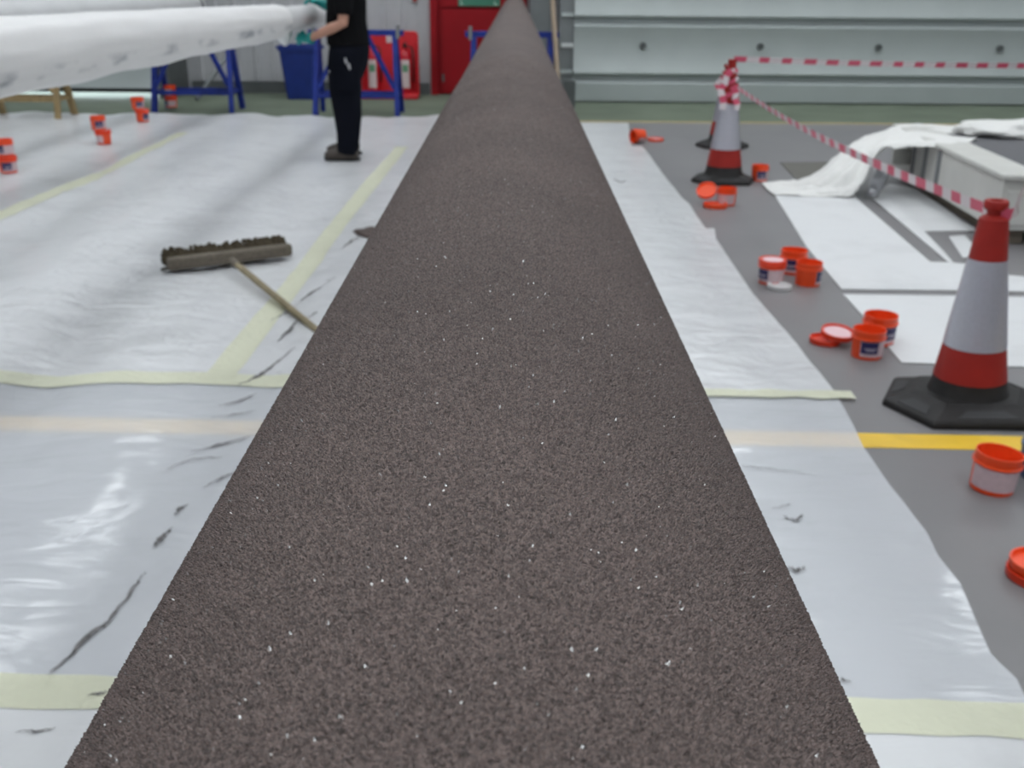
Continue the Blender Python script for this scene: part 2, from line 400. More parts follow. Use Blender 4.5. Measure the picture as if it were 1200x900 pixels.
# guide channel and posts left of the big panel door
gx0 = PY(655, 60, RDY).x
g = tag(bxo('trim_6', ((gx0+RX0)/2, RDY+.06, 2.0), (RX0-gx0-.005, .12, 4.0), M['steel']), 'dark grey guide channel of the sectional door', kind='structure')
for py in (17, 53, 84):
    z = PY(662, py, RDY).z
    bxo('guide_bracket', ((gx0+RX0)/2+.01, RDY-.015, z), (RX0-gx0-.03, .03, .05 if py == 53 else .045), M['whitestrip'] if py == 53 else M['shutter'], g)
t0 = P(674, 136)
tag(bxo('trim_7', (P(669, 132).x, 13.0, .16), (.15, .16, .32), M['darksteel'], bevel=.01), 'dark grey steel guard foot beside the sectional door', kind='structure')
cx0, cx1 = PY(622, 20, 14.0).x, PY(646, 20, 14.0).x
sc = empty('steel_column', ((cx0+cx1)/2, 14.0, 0))
wd = cx1-cx0
for q, s in (((0, -.1, 3), (wd, .02, 6)), ((0, .1, 3), (wd, .02, 6)), ((0, 0, 3), (.016, .2, 6))): bxo('flange' if s[0] > .1 else 'web', q, s, M['steel'], sc)
bxo('base_plate', (0, 0, .01), (wd+.1, .34, .02), M['darksteel'], sc)
tag(sc, 'grey steel roof column beside the red door', 'column')

# red fire door
DY = YF
dx0, dx1 = PY(505, 60, DY).x, PY(505, 60, DY).x+1.28
dr = tag(bxo('door_3', ((dx0+dx1)/2, DY-.03, 2.19), (dx1-dx0, .12, .10), M['red'], bevel=.006), 'red painted fire door with red frame', kind='structure')
for X in (dx0+.045, dx1-.045): bxo('door_frame', (X, DY-.03, 1.07), (.09, .12, 2.14), M['red'], dr, bevel=.006)
bxo('door_gap', ((dx0+dx1)/2, DY-.005, 1.07), (dx1-dx0-.18, .01, 2.13), M['red'], dr)
lw = (dx1-dx0-.18-.08)
rail = PY(560, 9.5, DY-.05).z
for i in range(1):
    c = dx0+.09+.06+lw/2+i*(lw+.01)
    lf = bxo('door_leaf', (c, DY-.035, (rail-.012)/2+.012), (lw-.004, .05, rail-.036), M['red'], dr, bevel=.004)
    bxo('door_panel', (c, DY-.035, (rail+.012+2.12)/2), (lw-.004, .05, 2.12-rail-.012), M['red'], dr, bevel=.004)
    bxo('push_bar', (c, DY-.085, 1.42), (lw*.8, .05, .05), M['steel'], dr, bevel=.01)
    bxo('hinge', (c-lw/2+.015 if i == 0 else c+lw/2-.015, DY-.066, .22), (.03, .02, .1), M['darksteel'], dr)
s0, s1 = PY(537, 7, DY-.07), PY(586, 7.5, DY-.07)
sg = empty('exit_sign', ((s0.x+s1.x)/2, DY-.066, s0.z))
sw = s1.x-s0.x
bxo('sign_plate', (0, 0, .09), (sw, .006, .18), M['sign'], sg, bevel=.002)
for u, wd_, hh in ((-.43, .012, .06), (-.39, .02, .012), (.41, .02, .02), (.37, .012, .05)):
    bxo('sign_print', (u*sw, -.0035, .012+hh/2), (wd_, .002, hh), M['signwhite'], sg)
tag(sg, 'green rectangular sign fixed to the red fire door', 'sign')
# small fitting on the wall above the fire point
q = PY(486, 1, YF-.03)
wf = empty('wall_fitting', (q.x, YF-.012, q.z))
bxo('back_plate', (0, -.01, .02), (.09, .02, .09), M['cladding'], wf, bevel=.004)
bm = bmesh.new(); bmesh.ops.create_cone(bm, cap_ends=True, segments=16, radius1=.035, radius2=.03, depth=.03, matrix=Matrix.Rotation(math.pi/2, 4, 'X'))
o = obj('red_button', bm, M['conered'], wf); o.location = (0, -.035, .02)
tag(wf, 'small red call point on the pale wall above the fire extinguishers', 'call point')

# ------------------------------------------------------------------ main grit coated pipe
aL = math.atan2(ray(80, 900).x, -ray(80, 900).z); aR = math.atan2(ray(1027, 900).x, -ray(1027, 900).z)
half = (aR-aL)/2; mid = (aR+aL)/2
TRH = 0.92; SAD = 0.06
cdist = (CAMH-TRH-SAD)/(math.cos(mid)+math.sin(half)); PR = cdist*math.sin(half)
PX0, PZ0 = cdist*math.sin(mid), CAMH-cdist*math.cos(mid)
def pipe_mesh(R, Y0, Y1, cuts, th=.012, seg=96):
    bm = bmesh.new()
    ys = cuts
    rings = [[bm.verts.new((R*math.cos(2*math.pi*k/seg), y, R*math.sin(2*math.pi*k/seg))) for k in range(seg)] for y in ys]
    inn = [[bm.verts.new(((R-th)*math.cos(2*math.pi*k/seg), y, (R-th)*math.sin(2*math.pi*k/seg))) for k in range(seg)] for y in (ys[0], ys[-1])]
    for A, B in zip(rings, rings[1:]):
        for k in range(seg): bm.faces.new((A[k], A[(k+1) % seg], B[(k+1) % seg], B[k]))
    for A, B in ((inn[0], rings[0]), (rings[-1], inn[1]), (inn[0], inn[1])):
        for k in range(seg): bm.faces.new((A[k], A[(k+1) % seg], B[(k+1) % seg], B[k]))
    return bm
bm = pipe_mesh(PR, -1.4, 13.7, [-1.4, 0, .5, 1, 2, 4, 8, 13.7])
mp_ = obj('coated_pipe', bm, M['grit'], smooth=True, angle=40); mp_.location = (PX0, 0, PZ0)
tag(mp_, 'long dark brown gritty coated pipe running away towards the red door', 'pipe')

# real grit grains on the stretch of coating close enough to show them one by one
import numpy as np
def grit_grains():
    rng = np.random.default_rng(3); n = 470000
    u = rng.random(n)
    near_n = int(n*.66)
    Y = np.concatenate([.12+.88*rng.random(near_n), 1.0+1.5*(1-np.sqrt(rng.random(n-near_n)))])
    th = math.radians(90)+mid*-1*0+(rng.random(n)*2-1)*math.radians(68)
    rad = rng.uniform(.00035, .00085, n)*(1+.25*np.clip(Y-1, 0, 1)); hg = rad*rng.uniform(.9, 2.0, n)
    c = np.stack([PR*np.cos(th), Y, PR*np.sin(th)], 1)
    nr = np.stack([np.cos(th), 0*th, np.sin(th)], 1); tx = np.stack([-np.sin(th), 0*th, np.cos(th)], 1); ty = np.zeros((n, 3)); ty[:, 1] = 1
    ph = rng.random(n)*2*math.pi
    V = np.empty((n, 5, 3))
    for k in range(4):
        a_ = ph+k*math.pi/2+rng.uniform(-.35, .35, n); r_ = rad*rng.uniform(.75, 1.25, n)
        V[:, k] = c+tx*(np.cos(a_)*r_)[:, None]+ty*(np.sin(a_)*r_)[:, None]-nr*.0002
    V[:, 4] = c+nr*hg[:, None]+tx*(rng.uniform(-.6, .6, n)*rad)[:, None]+ty*(rng.uniform(-.6, .6, n)*rad)[:, None]
    base = np.arange(n)*5
    F = np.stack([np.stack([base+k, base+(k+1) % 4, base+4], 1) for k in range(4)], 1).reshape(-1)
    me = bpy.data.meshes.new('grit_grains')
    me.vertices.add(n*5); me.vertices.foreach_set('co', V.reshape(-1).astype(np.float32))
    me.loops.add(n*12); me.loops.foreach_set('vertex_index', F.astype(np.int32))
    me.polygons.add(n*4); me.polygons.foreach_set('loop_start', (np.arange(n*4)*3).astype(np.int32))
    mi = np.repeat((rng.random(n) > .9965).astype(np.int32), 4)
    me.polygons.foreach_set('material_index', mi)
    me.update(calc_edges=True)
    o = link('grit_grains', me, [M['grain'], M['sparkle']], mp_); o['kind'] = 'stuff'
grit_grains()

# ------------------------------------------------------------------ trestles
def trestle(name, c, wd, h, label, m, mtop, sad=None, group=None, depth=.5, legw=.055, rz=0, stops=True):
    t = empty(name, (c[0], c[1], 0), rz)
    bxo('top_beam', (0, 0, h-.03), (wd, .10, .06), mtop, t, bevel=.006)
    for sx in (-1, 1):
        for sy in (-1, 1):
            bm = bmesh.new(); X = sx*(wd/2-.10)
            bar(bm, (X, sy*.03, h-.06), (X+sx*.03, sy*depth/2, 0.0), legw, legw)
            bmesh.ops.bisect_plane(bm, geom=bm.verts[:]+bm.edges[:]+bm.faces[:], plane_co=(0, 0, 0.0), plane_no=(0, 0, -1), clear_outer=True)
            bmesh.ops.holes_fill(bm, edges=[e for e in bm.edges if e.is_boundary])
            obj('leg', bm, m, t)
        bm = bmesh.new(); X = sx*(wd/2-.085)
        bar(bm, (X, -depth*.36, .22), (X, depth*.36, .22), .035, .035); obj('end_rail', bm, m, t)
    for sy in (-1, 1):
        f = .78; bm = bmesh.new(); bar(bm, (-wd/2+.09, sy*depth/2*f, .22), (wd/2-.09, sy*depth/2*f, .22), .04, .04); obj('lower_rail', bm, m, t)
    for sx in (-1, 1):
        bm = bmesh.new(); bar(bm, (sx*(wd/2-.10), -depth*.36, .30), (sx*(wd/2-.40), -.04, h-.07), .04, .04); obj('brace', bm, m, t)
    if stops:
        for sx in (-1, 1):
            bm = bmesh.new(); bar(bm, (sx*(wd/2-.06), -.02, h-.09), (sx*(wd/2-.06), -.02, h+.05), .035, .11); obj('end_stop', bm, M['steel'], t)
    if sad:
        gap, R, X = sad                                   # height of the pipe bottom over the beam, pipe radius
        for sx in (-1, 1):
            n = 7; pts = []
            a0 = math.radians(18); a1 = math.radians(50)
            up = [Vector((X+sx*R*math.sin(a0+(a1-a0)*k/n)*1.004, -.045, h+gap+R-R*math.cos(a0+(a1-a0)*k/n)-.002)) for k in range(n+1)]
            pts = [Vector((X+sx*R*math.sin(a0), -.045, h))] + up + [Vector((X+sx*R*(math.sin(a1)+.12), -.045, up[-1].z)), Vector((X+sx*R*(math.sin(a1)+.12), -.045, h))]
            bm = bmesh.new(); prism(bm, pts, (0, .09, 0)); obj('saddle_block', bm, M['saddle'], t)
    return tag(t, label, 'trestle', group)
tx0, tx1 = PY(545, 34, 11.95), PY(655, 34, 11.95)
trestle('steel_trestle', ((tx0.x+tx1.x)/2, 11.95), tx1.x-tx0.x, TRH, 'blue steel trestle under the brown gritty pipe, in front of the red door', M['blue'], M['blue'], (SAD, PR, PX0-(tx0.x+tx1.x)/2))
trestle('steel_trestle', (PX0, -.7), 1.05, TRH, 'blue steel trestle carrying the opposite end of the brown gritty pipe', M['blue'], M['blue'], (SAD, PR, 0))
l0, l1 = P(375, 133), P(466, 137)
WX = (l0.x+l1.x)/2
TLW = abs(l1.x-l0.x)+.14
WR = 0.092; WZ = 1.140
trestle('steel_trestle', (WX, 12.1), TLW, TRH, 'blue steel trestle behind the person, before the fire extinguishers', M['blue'], M['blue'], (WZ-WR-TRH, WR, -1.75-WX))
b0, b1 = P(187, 131), P(270, 133)
TX = (b0.x+b1.x)/2
trestle('steel_trestle', (TX, 12.3), abs(b1.x-b0.x)+.18, TRH, 'blue steel trestle between the timber trestle and the blue bin', M['blue'], M['blue'], (.10, .13, 0))
# timber trestle far left
w0, w1 = P(70, 143), P(2, 139)
wt = trestle('timber_trestle', ((w0.x+w1.x)/2-.05, 11.42), abs(w0.x-w1.x)+.2, .74, 'raw timber sawhorse near the daylit door gap', M['wood'], M['wood'], None, depth=.46, legw=.056, stops=False)

# ------------------------------------------------------------------ white wrapped pipes
def wrap_mat():
    m = M['wrap']; nt = m.node_tree; b = nt.nodes['Principled BSDF']; Lk = nt.links.new
    src = b.inputs['Base Color'].links[0].from_socket
    tc = nt.nodes.new('ShaderNodeTexCoord'); sx = nt.nodes.new('ShaderNodeSeparateXYZ'); Lk(tc.outputs['Object'], sx.inputs[0])
    band = nt.nodes.new('ShaderNodeValToRGB'); e = band.color_ramp.elements       # grubby hand-height band on the flank
    e[0].position = .30; e[0].color = (0, 0, 0, 1); e[1].position = .62; e[1].color = (0, 0, 0, 1)
    for p_, v_ in ((.38, 1), (.50, 1)): q_ = e.new(p_); q_.color = (v_, v_, v_, 1)
    mr = nt.nodes.new('ShaderNodeMapRange'); mr.inputs[1].default_value = 1.02; mr.inputs[2].default_value = 1.22
    Lk(sx.outputs[2], mr.inputs[0]); Lk(mr.outputs[0], band.inputs[0])
    mp = nt.nodes.new('ShaderNodeMapping'); mp.inputs['Scale'].default_value = (6, 2.2, 7); Lk(tc.outputs['Object'], mp.inputs[0])
    n = nt.nodes.new('ShaderNodeTexNoise'); n.inputs['Scale'].default_value = 1.6; n.inputs['Detail'].default_value = 6; Lk(mp.outputs[0], n.inputs[0])
    r = nt.nodes.new('ShaderNodeMapRange'); r.inputs[1].default_value = .50; r.inputs[2].default_value = .68; Lk(n.outputs[0], r.inputs[0])
    mu = nt.nodes.new('ShaderNodeMath'); mu.operation = 'MULTIPLY'; Lk(r.outputs[0], mu.inputs[0]); Lk(band.outputs[0], mu.inputs[1])
    mx = nt.nodes.new('ShaderNodeMix'); mx.data_type = 'RGBA'; Lk(mu.outputs[0], mx.inputs[0]); Lk(src, mx.inputs[6]); mx.inputs[7].default_value = (.30, .315, .34, 1)
    Lk(mx.outputs[2], b.inputs['Base Color']); return m
wp = empty('wrapped_pipe', (-1.75, 0, 0))
bm = bmesh.new()
prof = []
def sleeve(bm, Y0, Y1, R0, R1, z0, z1, amp, seg=56, step=.06, seed=0.0):
    n = int((Y1-Y0)/step); rings = []
    for i in range(n+1):
        f = i/n; y = Y0+(Y1-Y0)*f; R = R0+(R1-R0)*f; z = z0+(z1-z0)*f; rg = []
        for k in range(seg):
            t = 2*math.pi*k/seg; cx, cz = math.cos(t), math.sin(t)
            e = amp*(noise.noise(Vector((cx*2.2, y*1.1+seed, cz*2.2)))+.6*noise.noise(Vector((cx*5, y*2.8+seed, cz*5))))
            sag = .018*max(0, -cz)**3*(1+.6*noise.noise(Vector((1, y*2+seed, 4)))) if amp > .003 else 0
            rg.append(bm.verts.new(((R+e)*cx, y, z+(R+e)*cz-sag)))
        rings.append(rg)
    for A, B in zip(rings, rings[1:]):
        for k in range(seg): bm.faces.new((A[k], A[(k+1) % seg], B[(k+1) % seg], B[k]))
    bm.faces.new(rings[0][::-1]); bm.faces.new(rings[-1])
bm = bmesh.new(); sleeve(bm, -.6, 12.2, WR, WR, 1.165, WZ, .0005, step=.5)
obj('pipe_body', bm, M['whitecoat'], wp, smooth=True, angle=50)
bm = bmesh.new(); sleeve(bm, -.3, 8.0, .131, .110, 1.205, 1.150, .006)
sl_ = obj('plastic_sleeve', bm, wrap_mat(), wp, smooth=True, angle=60)
tag(wp, 'white pipe in a baggy plastic sleeve, held by the person', 'pipe')
trestle('steel_trestle', (-1.75, .55), 1.0, TRH, 'blue steel trestle under the sleeved end of the white pipe', M['blue'], M['blue'], (1.158-WR-TRH-.05, WR+.04, 0))
wq = empty('white_pipe', (TX, 0, TRH+.10+.13))
bm = bmesh.new(); sleeve(bm, 3.0, 12.5, .13, .13, 0, 0, .0005, step=.6); obj('pipe_body', bm, M['whitecoat'], wq, smooth=True, angle=50)
bm = bmesh.new(); tube(bm, [(0, 12.36, 0), (0, 12.42, 0)], .136, 40); obj('end_band', bm, M['charcoal'], wq)
tag(wq, 'plain white pipe lying behind the sleeved one, dark band at its end', 'pipe')
trestle('steel_trestle', (TX, 3.4), 1.0, TRH, 'blue steel trestle under the unsleeved end of the plain white pipe', M['blue'], M['blue'], (.10, .13, 0))

# leaning props by the walls
def pole(name, a_, b_, r, m, label, cat, square=False):
    bm = bmesh.new()
    if square: bar(bm, a_, b_, r*2, r*2)
    else: tube(bm, [a_, (Vector(a_)+Vector(b_))/2, b_], r, 12)
    return tag(obj(name, bm, m, smooth=not square), label, cat)
pb = P(656, 139); pt = PY(646, -12, 11.86)
pole('timber_batten', (pb.x, 11.7, .02), (pt.x, 11.88, 1.42), .018, M['palewood'], 'pale timber batten leaning on the blue trestle by the steel column', 'batten', True)
pa, pb2 = PY(226, 100, 13.2), PY(264, 65, 14.3)
pole('steel_prop', (pa.x, 13.3, .025), (pb2.x+.35, 14.33, .9), .028, M['steel'], 'grey steel prop leaning on the ribbed wall', 'prop')

# ------------------------------------------------------------------ blue bin
bq = P(352, 117)
bn = empty('waste_bin', (bq.x, bq.y+.2, 0))
def rbox(bm, secs, rr=.05):
    rings = []
    for z, hx, hy in secs:
        ring = []
        for sx, sy, a0 in ((1, 1, 0), (-1, 1, 90), (-1, -1, 180), (1, -1, 270)):
            for k in range(5):
                t = math.radians(a0+k*22.5); ring.append(bm.verts.new((sx*(hx-rr)+rr*math.cos(t), sy*(hy-rr)+rr*math.sin(t), z)))
        rings.append(ring)
    n = len(rings[0])
    for A, B in zip(rings, rings[1:]):
        for k in range(n): bm.faces.new((A[k], A[(k+1) % n], B[(k+1) % n], B[k]))
    bm.faces.new(rings[0][::-1]); bm.faces.new(rings[-1])
bm = bmesh.new(); rbox(bm, [(0, .17, .17), (.02, .18, .18), (.62, .235, .235), (.62, .22, .22), (.05, .165, .165)]); obj('bin_body', bm, M['bin'], bn)
bm = bmesh.new(); rbox(bm, [(.60, .25, .25), (.66, .255, .255), (.66, .232, .232), (.605, .228, .228)]); obj('bin_rim', bm, M['bin'], bn)
for sx in (-1, 1): bxo('carry_handle', (sx*.275, 0, .635), (.05, .16, .03), M['bin'], bn, bevel=.008)
tag(bn, 'dark blue plastic waste bin beside the ribbed wall', 'bin')

# ------------------------------------------------------------------ fire point
f0, f1 = P(424, 115), P(490, 116.5)
fx, fy = (f0.x+f1.x)/2, f1.y+.10
fw = f1.x-f0.x
fs = empty('fire_point_stand', (fx, fy, 0))
bm = bmesh.new()
hb = PY(480, 37, fy).z
pts = []
for cx_, cz_, a0 in ((fw/2-.06, hb-.06, 0), (-fw/2+.06, hb-.06, 90)):
    for k in range(7):
        t = math.radians(a0+k*15); pts.append(Vector((cx_+.06*math.cos(t), .13, cz_+.06*math.sin(t))))
pts += [Vector((-fw/2, .13, 0)), Vector((fw/2, .13, 0))]
prism(bm, pts, (0, .04, 0)); obj('back_board', bm, M['standred'], fs, bevel=.01)
bxo('base_tray', (0, 0, .035), (fw, .30, .07), M['standred'], fs, bevel=.02)
bxo('divider', (.10, .06, .3), (.03, .16, .5), M['standred'], fs, bevel=.01)
for sx in (-1, 1): bxo('side_lip', (sx*(fw/2-.015), .09, hb*.45), (.03, .1, hb*.8), M['standred'], fs, bevel=.01)
bxo('notice_plate', (.0, .126, hb-.10), (.08, .006, .09), M['extlabel'], fs)
tag(fs, 'red moulded fire extinguisher stand against the pale wall', 'stand')
def extinguisher(X, Y, label, h=.56, r=.075, lab=M['extlabel'], rot=0):
    e = empty('fire_extinguisher', (X, Y, .07), rot)
    bm = bmesh.new(); lathe(bm, [(0, 0), (r*.9, 0), (r, .015), (r, h-.12), (r*.9, h-.07), (r*.55, h-.03), (.022, h-.01), (.022, h+.01), (0, h+.01)], 28)
    obj('cylinder', bm, M['extred'], e, smooth=True, angle=40)
    bm = bmesh.new(); lathe(bm, [(r+.0015, .07), (r+.0015, h-.14)], 16, a0=math.radians(-140), a1=math.radians(-55)); lb_ = obj('label', bm, lab, e, smooth=True)
    bm = bmesh.new(); lathe(bm, [(r+.0025, .27), (r+.0025, .36)], 10, a0=math.radians(-130), a1=math.radians(-70)); obj('label_band', bm, M['greenprint'], lb_, smooth=True)
    bxo('valve', (0, 0, h+.025), (.05, .05, .04), M['black'], e, bevel=.006)
    bm = bmesh.new(); bar(bm, (0, .02, h+.05), (0, -.12, h+.075), .025, .01); bar(bm, (0, .02, h+.035), (0, -.11, h+.02), .025, .01); obj('handle', bm, M['black'], e)
    bm = bmesh.new(); tube(bm, [(.03, 0, h+.025), (.09, -.02, h), (r+.03, -.03, h-.14), (r+.02, -.03, .14)], .011, 8); obj('hose', bm, M['black'], e, smooth=True)
    tag(e, label, 'extinguisher', None)
extinguisher(fx-.20, fy-.03, 'red fire extinguisher in the stand bay closer to the person')
extinguisher(fx+.21, fy-.03, 'red fire extinguisher in the stand bay closer to the red door', rot=.25)

# ------------------------------------------------------------------ sheets on the floor
_pf = P(402, 187); FLAT = [(_pf.x, _pf.y+.05, .42)]            # trodden flat under the person
def hL(x, y):
    amp = max(0.0, min(1.0, (y-1.9)/2.5))
    v = .060*amp*(abs(fbm(x*1.3+.2*y, y*.22, 1.3))*1.3) + .022*amp*abs(fbm(x*3.6+y*.5, y*.8, 7.7)) + .009*abs(fbm(x*5+y, y*3.0, 2.2))
    near = math.exp(-((x+.55)/.28)**2)
    v += .030*near*max(0, .32-abs(fbm(x*1.6+y*.6, y*2.6-x*2.2, 5.1)))*1.6
    for (qx, qy, qr) in FLAT: v *= 1-.97*math.exp(-(((x-qx)**2+(y-qy)**2)/qr**2)**2)
    return max(0, v)
def hR(x, y):
    return .030*max(0, min(1, (.42-x)/.25))*max(0, min(1, (y-1.9)/2))+max(0, .006*abs(fbm(x*1.2, y*3.2, 3.3)) + .004*abs(fbm(x*6, y*6, 9.3)))
def strip_sheet(name, y0, y1, xl, xr, hf, z, m, label, step=.045, group=None, jag=0.0, edge_h=0.0):
    bm = bmesh.new(); ny = max(3, int((y1-y0)/step)); wmax = max(abs(xr(y0+(y1-y0)*i/10)-xl(y0+(y1-y0)*i/10)) for i in range(11)); nx = max(3, int(wmax/step))
    G = []
    for j in range(ny+1):
        y = y0+(y1-y0)*j/ny; row = []
        a_, b_ = xl(y), xr(y)
        for i in range(nx+1):
            x = a_+(b_-a_)*i/nx
            yq = y + (jag*noise.noise(Vector((x*3, 5, y0*7))) if j in (0, ny) else 0)
            row.append(bm.verts.new((x, yq, z+hf(x, y))))
        G.append(row)
    for A, B in zip(G, G[1:]):
        for i in range(nx): bm.faces.new((A[i], A[i+1], B[i+1], B[i]))
    o = obj(name, bm, m, smooth=True)
    return tag(o, label, 'sheet', group)
YT1 = lambda X: P(0, 450).y + (X-P(0, 450).x)*(P(990, 466).y-P(0, 450).y)/(P(990, 466).x-P(0, 450).x)
YT2 = lambda X: P(0, 812).y + (X-P(0, 812).x)*(P(1000, 843).y-P(0, 812).y)/(P(1000, 843).x-P(0, 812).x)
y1t, y2t = YT1(-1), YT2(-.5)
lt0, lt1 = P(267, 440), P(472, 172)
def lx(y): return lt0.x+(lt1.x-lt0.x)*(y-lt0.y)/(lt1.y-lt0.y)     # long tape centre line
ytop = P(300, 137.5).y
sB = strip_sheet('floor_sheet', y1t-.02, ytop, lambda y: -7.2, lambda y: lx(y)+.03, hL, .003, M['sheet_white'], 'big wrinkled white plastic sheet with the broom on it', step=.055)
sC = strip_sheet('floor_sheet', y1t-.02, ytop-.02, lambda y: lx(y)-.03, lambda y: .20+.1*fbm(y, 0, 4), hL, .005, M['sheet_white'], 'narrow white plastic sheet between the long yellow tape and the brown pipe', step=.035)
sA = strip_sheet('floor_sheet', y2t-.02, y1t+.02, lambda y: -4.2, lambda y: .18+.05*fbm(y*2, 1, 4), hL, .002, M['sheet_clear'], 'thin see-through plastic sheet over the yellow line, beside the brown pipe', step=.03)
sD = strip_sheet('floor_sheet', .2, y2t+.03, lambda y: -3.2, lambda y: .16, hL, .004, M['sheet_fleece'], 'white sheet beyond the foreground yellow tape, beside the brown pipe', step=.04)
# right hand sheets, ragged outer edges from the photograph's outline
def edge(pix):
    t = sorted((P(*q).y, P(*q).x) for q in pix); return lambda y: interp(t, y)
e1 = edge([(736, 144), (741, 173)]); e2 = edge([(752, 172), (757, 177), (776, 204), (800, 234), (808, 240), (811, 248), (818, 258), (822, 264)])
e2b = edge([(808, 240), (812, 248), (826, 268)]); e3 = edge([(837, 269), (839, 282), (880, 344), (928, 400), (976, 460)])
e4 = edge([(978, 462), (988, 478), (1001, 502), (1012, 526), (1046, 575), (1060, 592), (1086, 625), (1092, 638), (1098, 652), (1125, 685), (1140, 722), (1161, 770), (1190, 796), (1202, 822), (1212, 850)])
e5 = edge([(1202, 824), (1240, 900), (1300, 1000)])
inn = lambda y: .03+.06*fbm(y*1.7, 2, 9)
YR = lambda y_: P(760, y_).y
r1 = strip_sheet('floor_sheet', YR(176), YR(145), inn, e1, hR, .003, M['sheet_white'], 'short end of white sheeting beside the orange tipped tub by the green walkway', step=.05)
r2 = strip_sheet('floor_sheet', YR(246), YR(172), inn, e2, hR, .005, M['sheet_white'], 'white sheet with dark scuffs, between the taped cone and the brown pipe', step=.05)
r2b = strip_sheet('floor_sheet', YR(275), YR(241), inn, e2b, hR, .007, M['sheet_white'], 'short white sheet between two overlapping white sheets, across from the tub with two lids', step=.05)
r3 = strip_sheet('floor_sheet', P(900, 466).y, YR(269), inn, e3, hR, .009, M['sheet_white'], 'long white sheet opposite the clusters of orange tubs', step=.045)
r4 = strip_sheet('floor_sheet', YT2(.7)-.02, P(900, 464).y, inn, e4, hR, .003, M['sheet_clear'], 'thin glossy see-through sheet over the yellow line, beside the tall cone', step=.03)
r5 = strip_sheet('floor_sheet', .3, YT2(.7)+.03, inn, e5, hR, .005, M['sheet_fleece'], 'white sheet past the foreground tape, on the cone side of the pipe', step=.04)

def tape_strip(parent, pts, wd, hf, z, n=60, jag=.004):
    """pale yellow tape along a ground polyline, follows the sheet"""
    bm = bmesh.new(); A, B = Vector(pts[0]), Vector(pts[1]); d = (B-A); nrm = Vector((-d.y, d.x, 0)).normalized(); G = []
    for i in range(n+1):
        p = A+d*(i/n); row = []
        for k in (-1, -.33, .33, 1):
            q = p+nrm*(wd/2*k+(jag*noise.noise(Vector((i*.35, k*9, wd))) if abs(k) == 1 else 0))
            row.append(bm.verts.new((q.x, q.y, z+hf(q.x, q.y))))
        G.append(row)
    for R0, R1 in zip(G, G[1:]):
        for k in range(3): bm.faces.new((R0[k], R0[k+1], R1[k+1], R1[k]))
    return obj('yellow_tape', bm, M['masking'], parent, smooth=True)
tape_strip(sC, (lt0-(lt1-lt0)*.02, lt0+(lt1-lt0)*.985), .115, hL, .0075, 120)
tape_strip(sB, (Vector((-4.2, YT1(-4.2), 0)), Vector((.14, YT1(.14), 0))), .118, hL, .0065, 100)
tape_strip(sD, (Vector((-3.0, YT2(-3.0), 0)), Vector((.12, YT2(.12), 0))), .112, hL, .0062, 100)
tape_strip(r3, (Vector((.05, YT1(.05), 0)), Vector((P(1000, 466).x, YT1(1.2), 0))), .075, hR, .0105, 40, .012)
tape_strip(r5, (Vector((.05, YT2(.05), 0)), Vector((1.15, YT2(1.1), 0))), .112, hR, .0072, 40)
fa, fb = P(-60, 290), P(215, 161)
tape_strip(sB, (fa, fb), .11, hL, .0058, 100, .01)

# sheets on the cone side (flat fleece pieces with bare floor between them)
def poly_sheet(pix, z, m, label, th=.004, name='floor_sheet', cat='sheet'):
    bm = bmesh.new(); pts = [P(*q) for q in pix]
    prism(bm, [Vector((p.x, p.y, z)) for p in pts], (0, 0, th))
    o = obj(name, bm, m); return tag(o, label, cat)
poly_sheet([(893, 214), (907, 228), (945, 290), (968, 318), (986, 340), (1100, 341), (1330, 345), (1330, 338), (1166, 322), (1150, 312), (1112, 308.5), (1090, 308), (1003, 233), (1000, 222), (960, 214)], .002, M['sheet_fleece'], 'white floor sheet running out from under the crumpled drape')
poly_sheet([(1020, 231), (1042, 216), (1075, 222), (1126, 259), (1146, 271.2), (1083, 272), (1107, 297), (1117, 309), (1111, 308)], .002, M['sheet_fleece'], 'white floor sheet lying along the wrapped crate')
poly_sheet([(988, 346), (1012, 372), (1046, 414), (1056, 426), (1330, 436), (1330, 351)], .002, M['sheet_fleece'], 'white floor sheet behind the tall cone')
poly_sheet([(1112, 278), (1130, 276.5), (1152, 300), (1128, 303)], .002, M['sheet_fleece'], 'small white sheet offcut at the corner of the crate')
poly_sheet([(914, 191), (975, 190), (985, 212), (935, 213)], .002, M['patch'], 'dark brown grey patch of matting on the floor behind the drape', name='floor_mat', cat='mat')

# dark grit streaks in the folds by the pipe
def streak(pix, wds, hf, z, label):
    pts = [P(*q) for q in pix]; bm = bmesh.new(); G = []
    n = 10*(len(pts)-1)
    for i in range(n+1):
        f = i/n*(len(pts)-1); k = min(int(f), len(pts)-2); u = f-k
        p = pts[k].lerp(pts[k+1], u); d = (pts[k+1]-pts[k]); nrm = Vector((-d.y, d.x, 0)).normalized()
        wv = (wds[k]+(wds[k+1]-wds[k])*u)*(.45+1.1*abs(noise.noise(Vector((i*.61, p.x*9, 2)))))
        of = nrm*.008*noise.noise(Vector((i*.4, p.y*5, 6)))
        G.append([bm.verts.new((q.x, q.y, z+hf(q.x, q.y))) for q in (p+of-nrm*wv, p+of, p+of+nrm*wv)])
    for A, B in zip(G, G[1:]):
        for k in range(2): bm.faces.new((A[k], A[k+1], B[k+1], B[k]))
    tag(obj('grit_streak', bm, M['dirt']), label, 'dirt', 'dark grit streaks on the sheets', kind='stuff')
gl = 'streak of dark grit caught in a fold of the sheets beside the pipe'
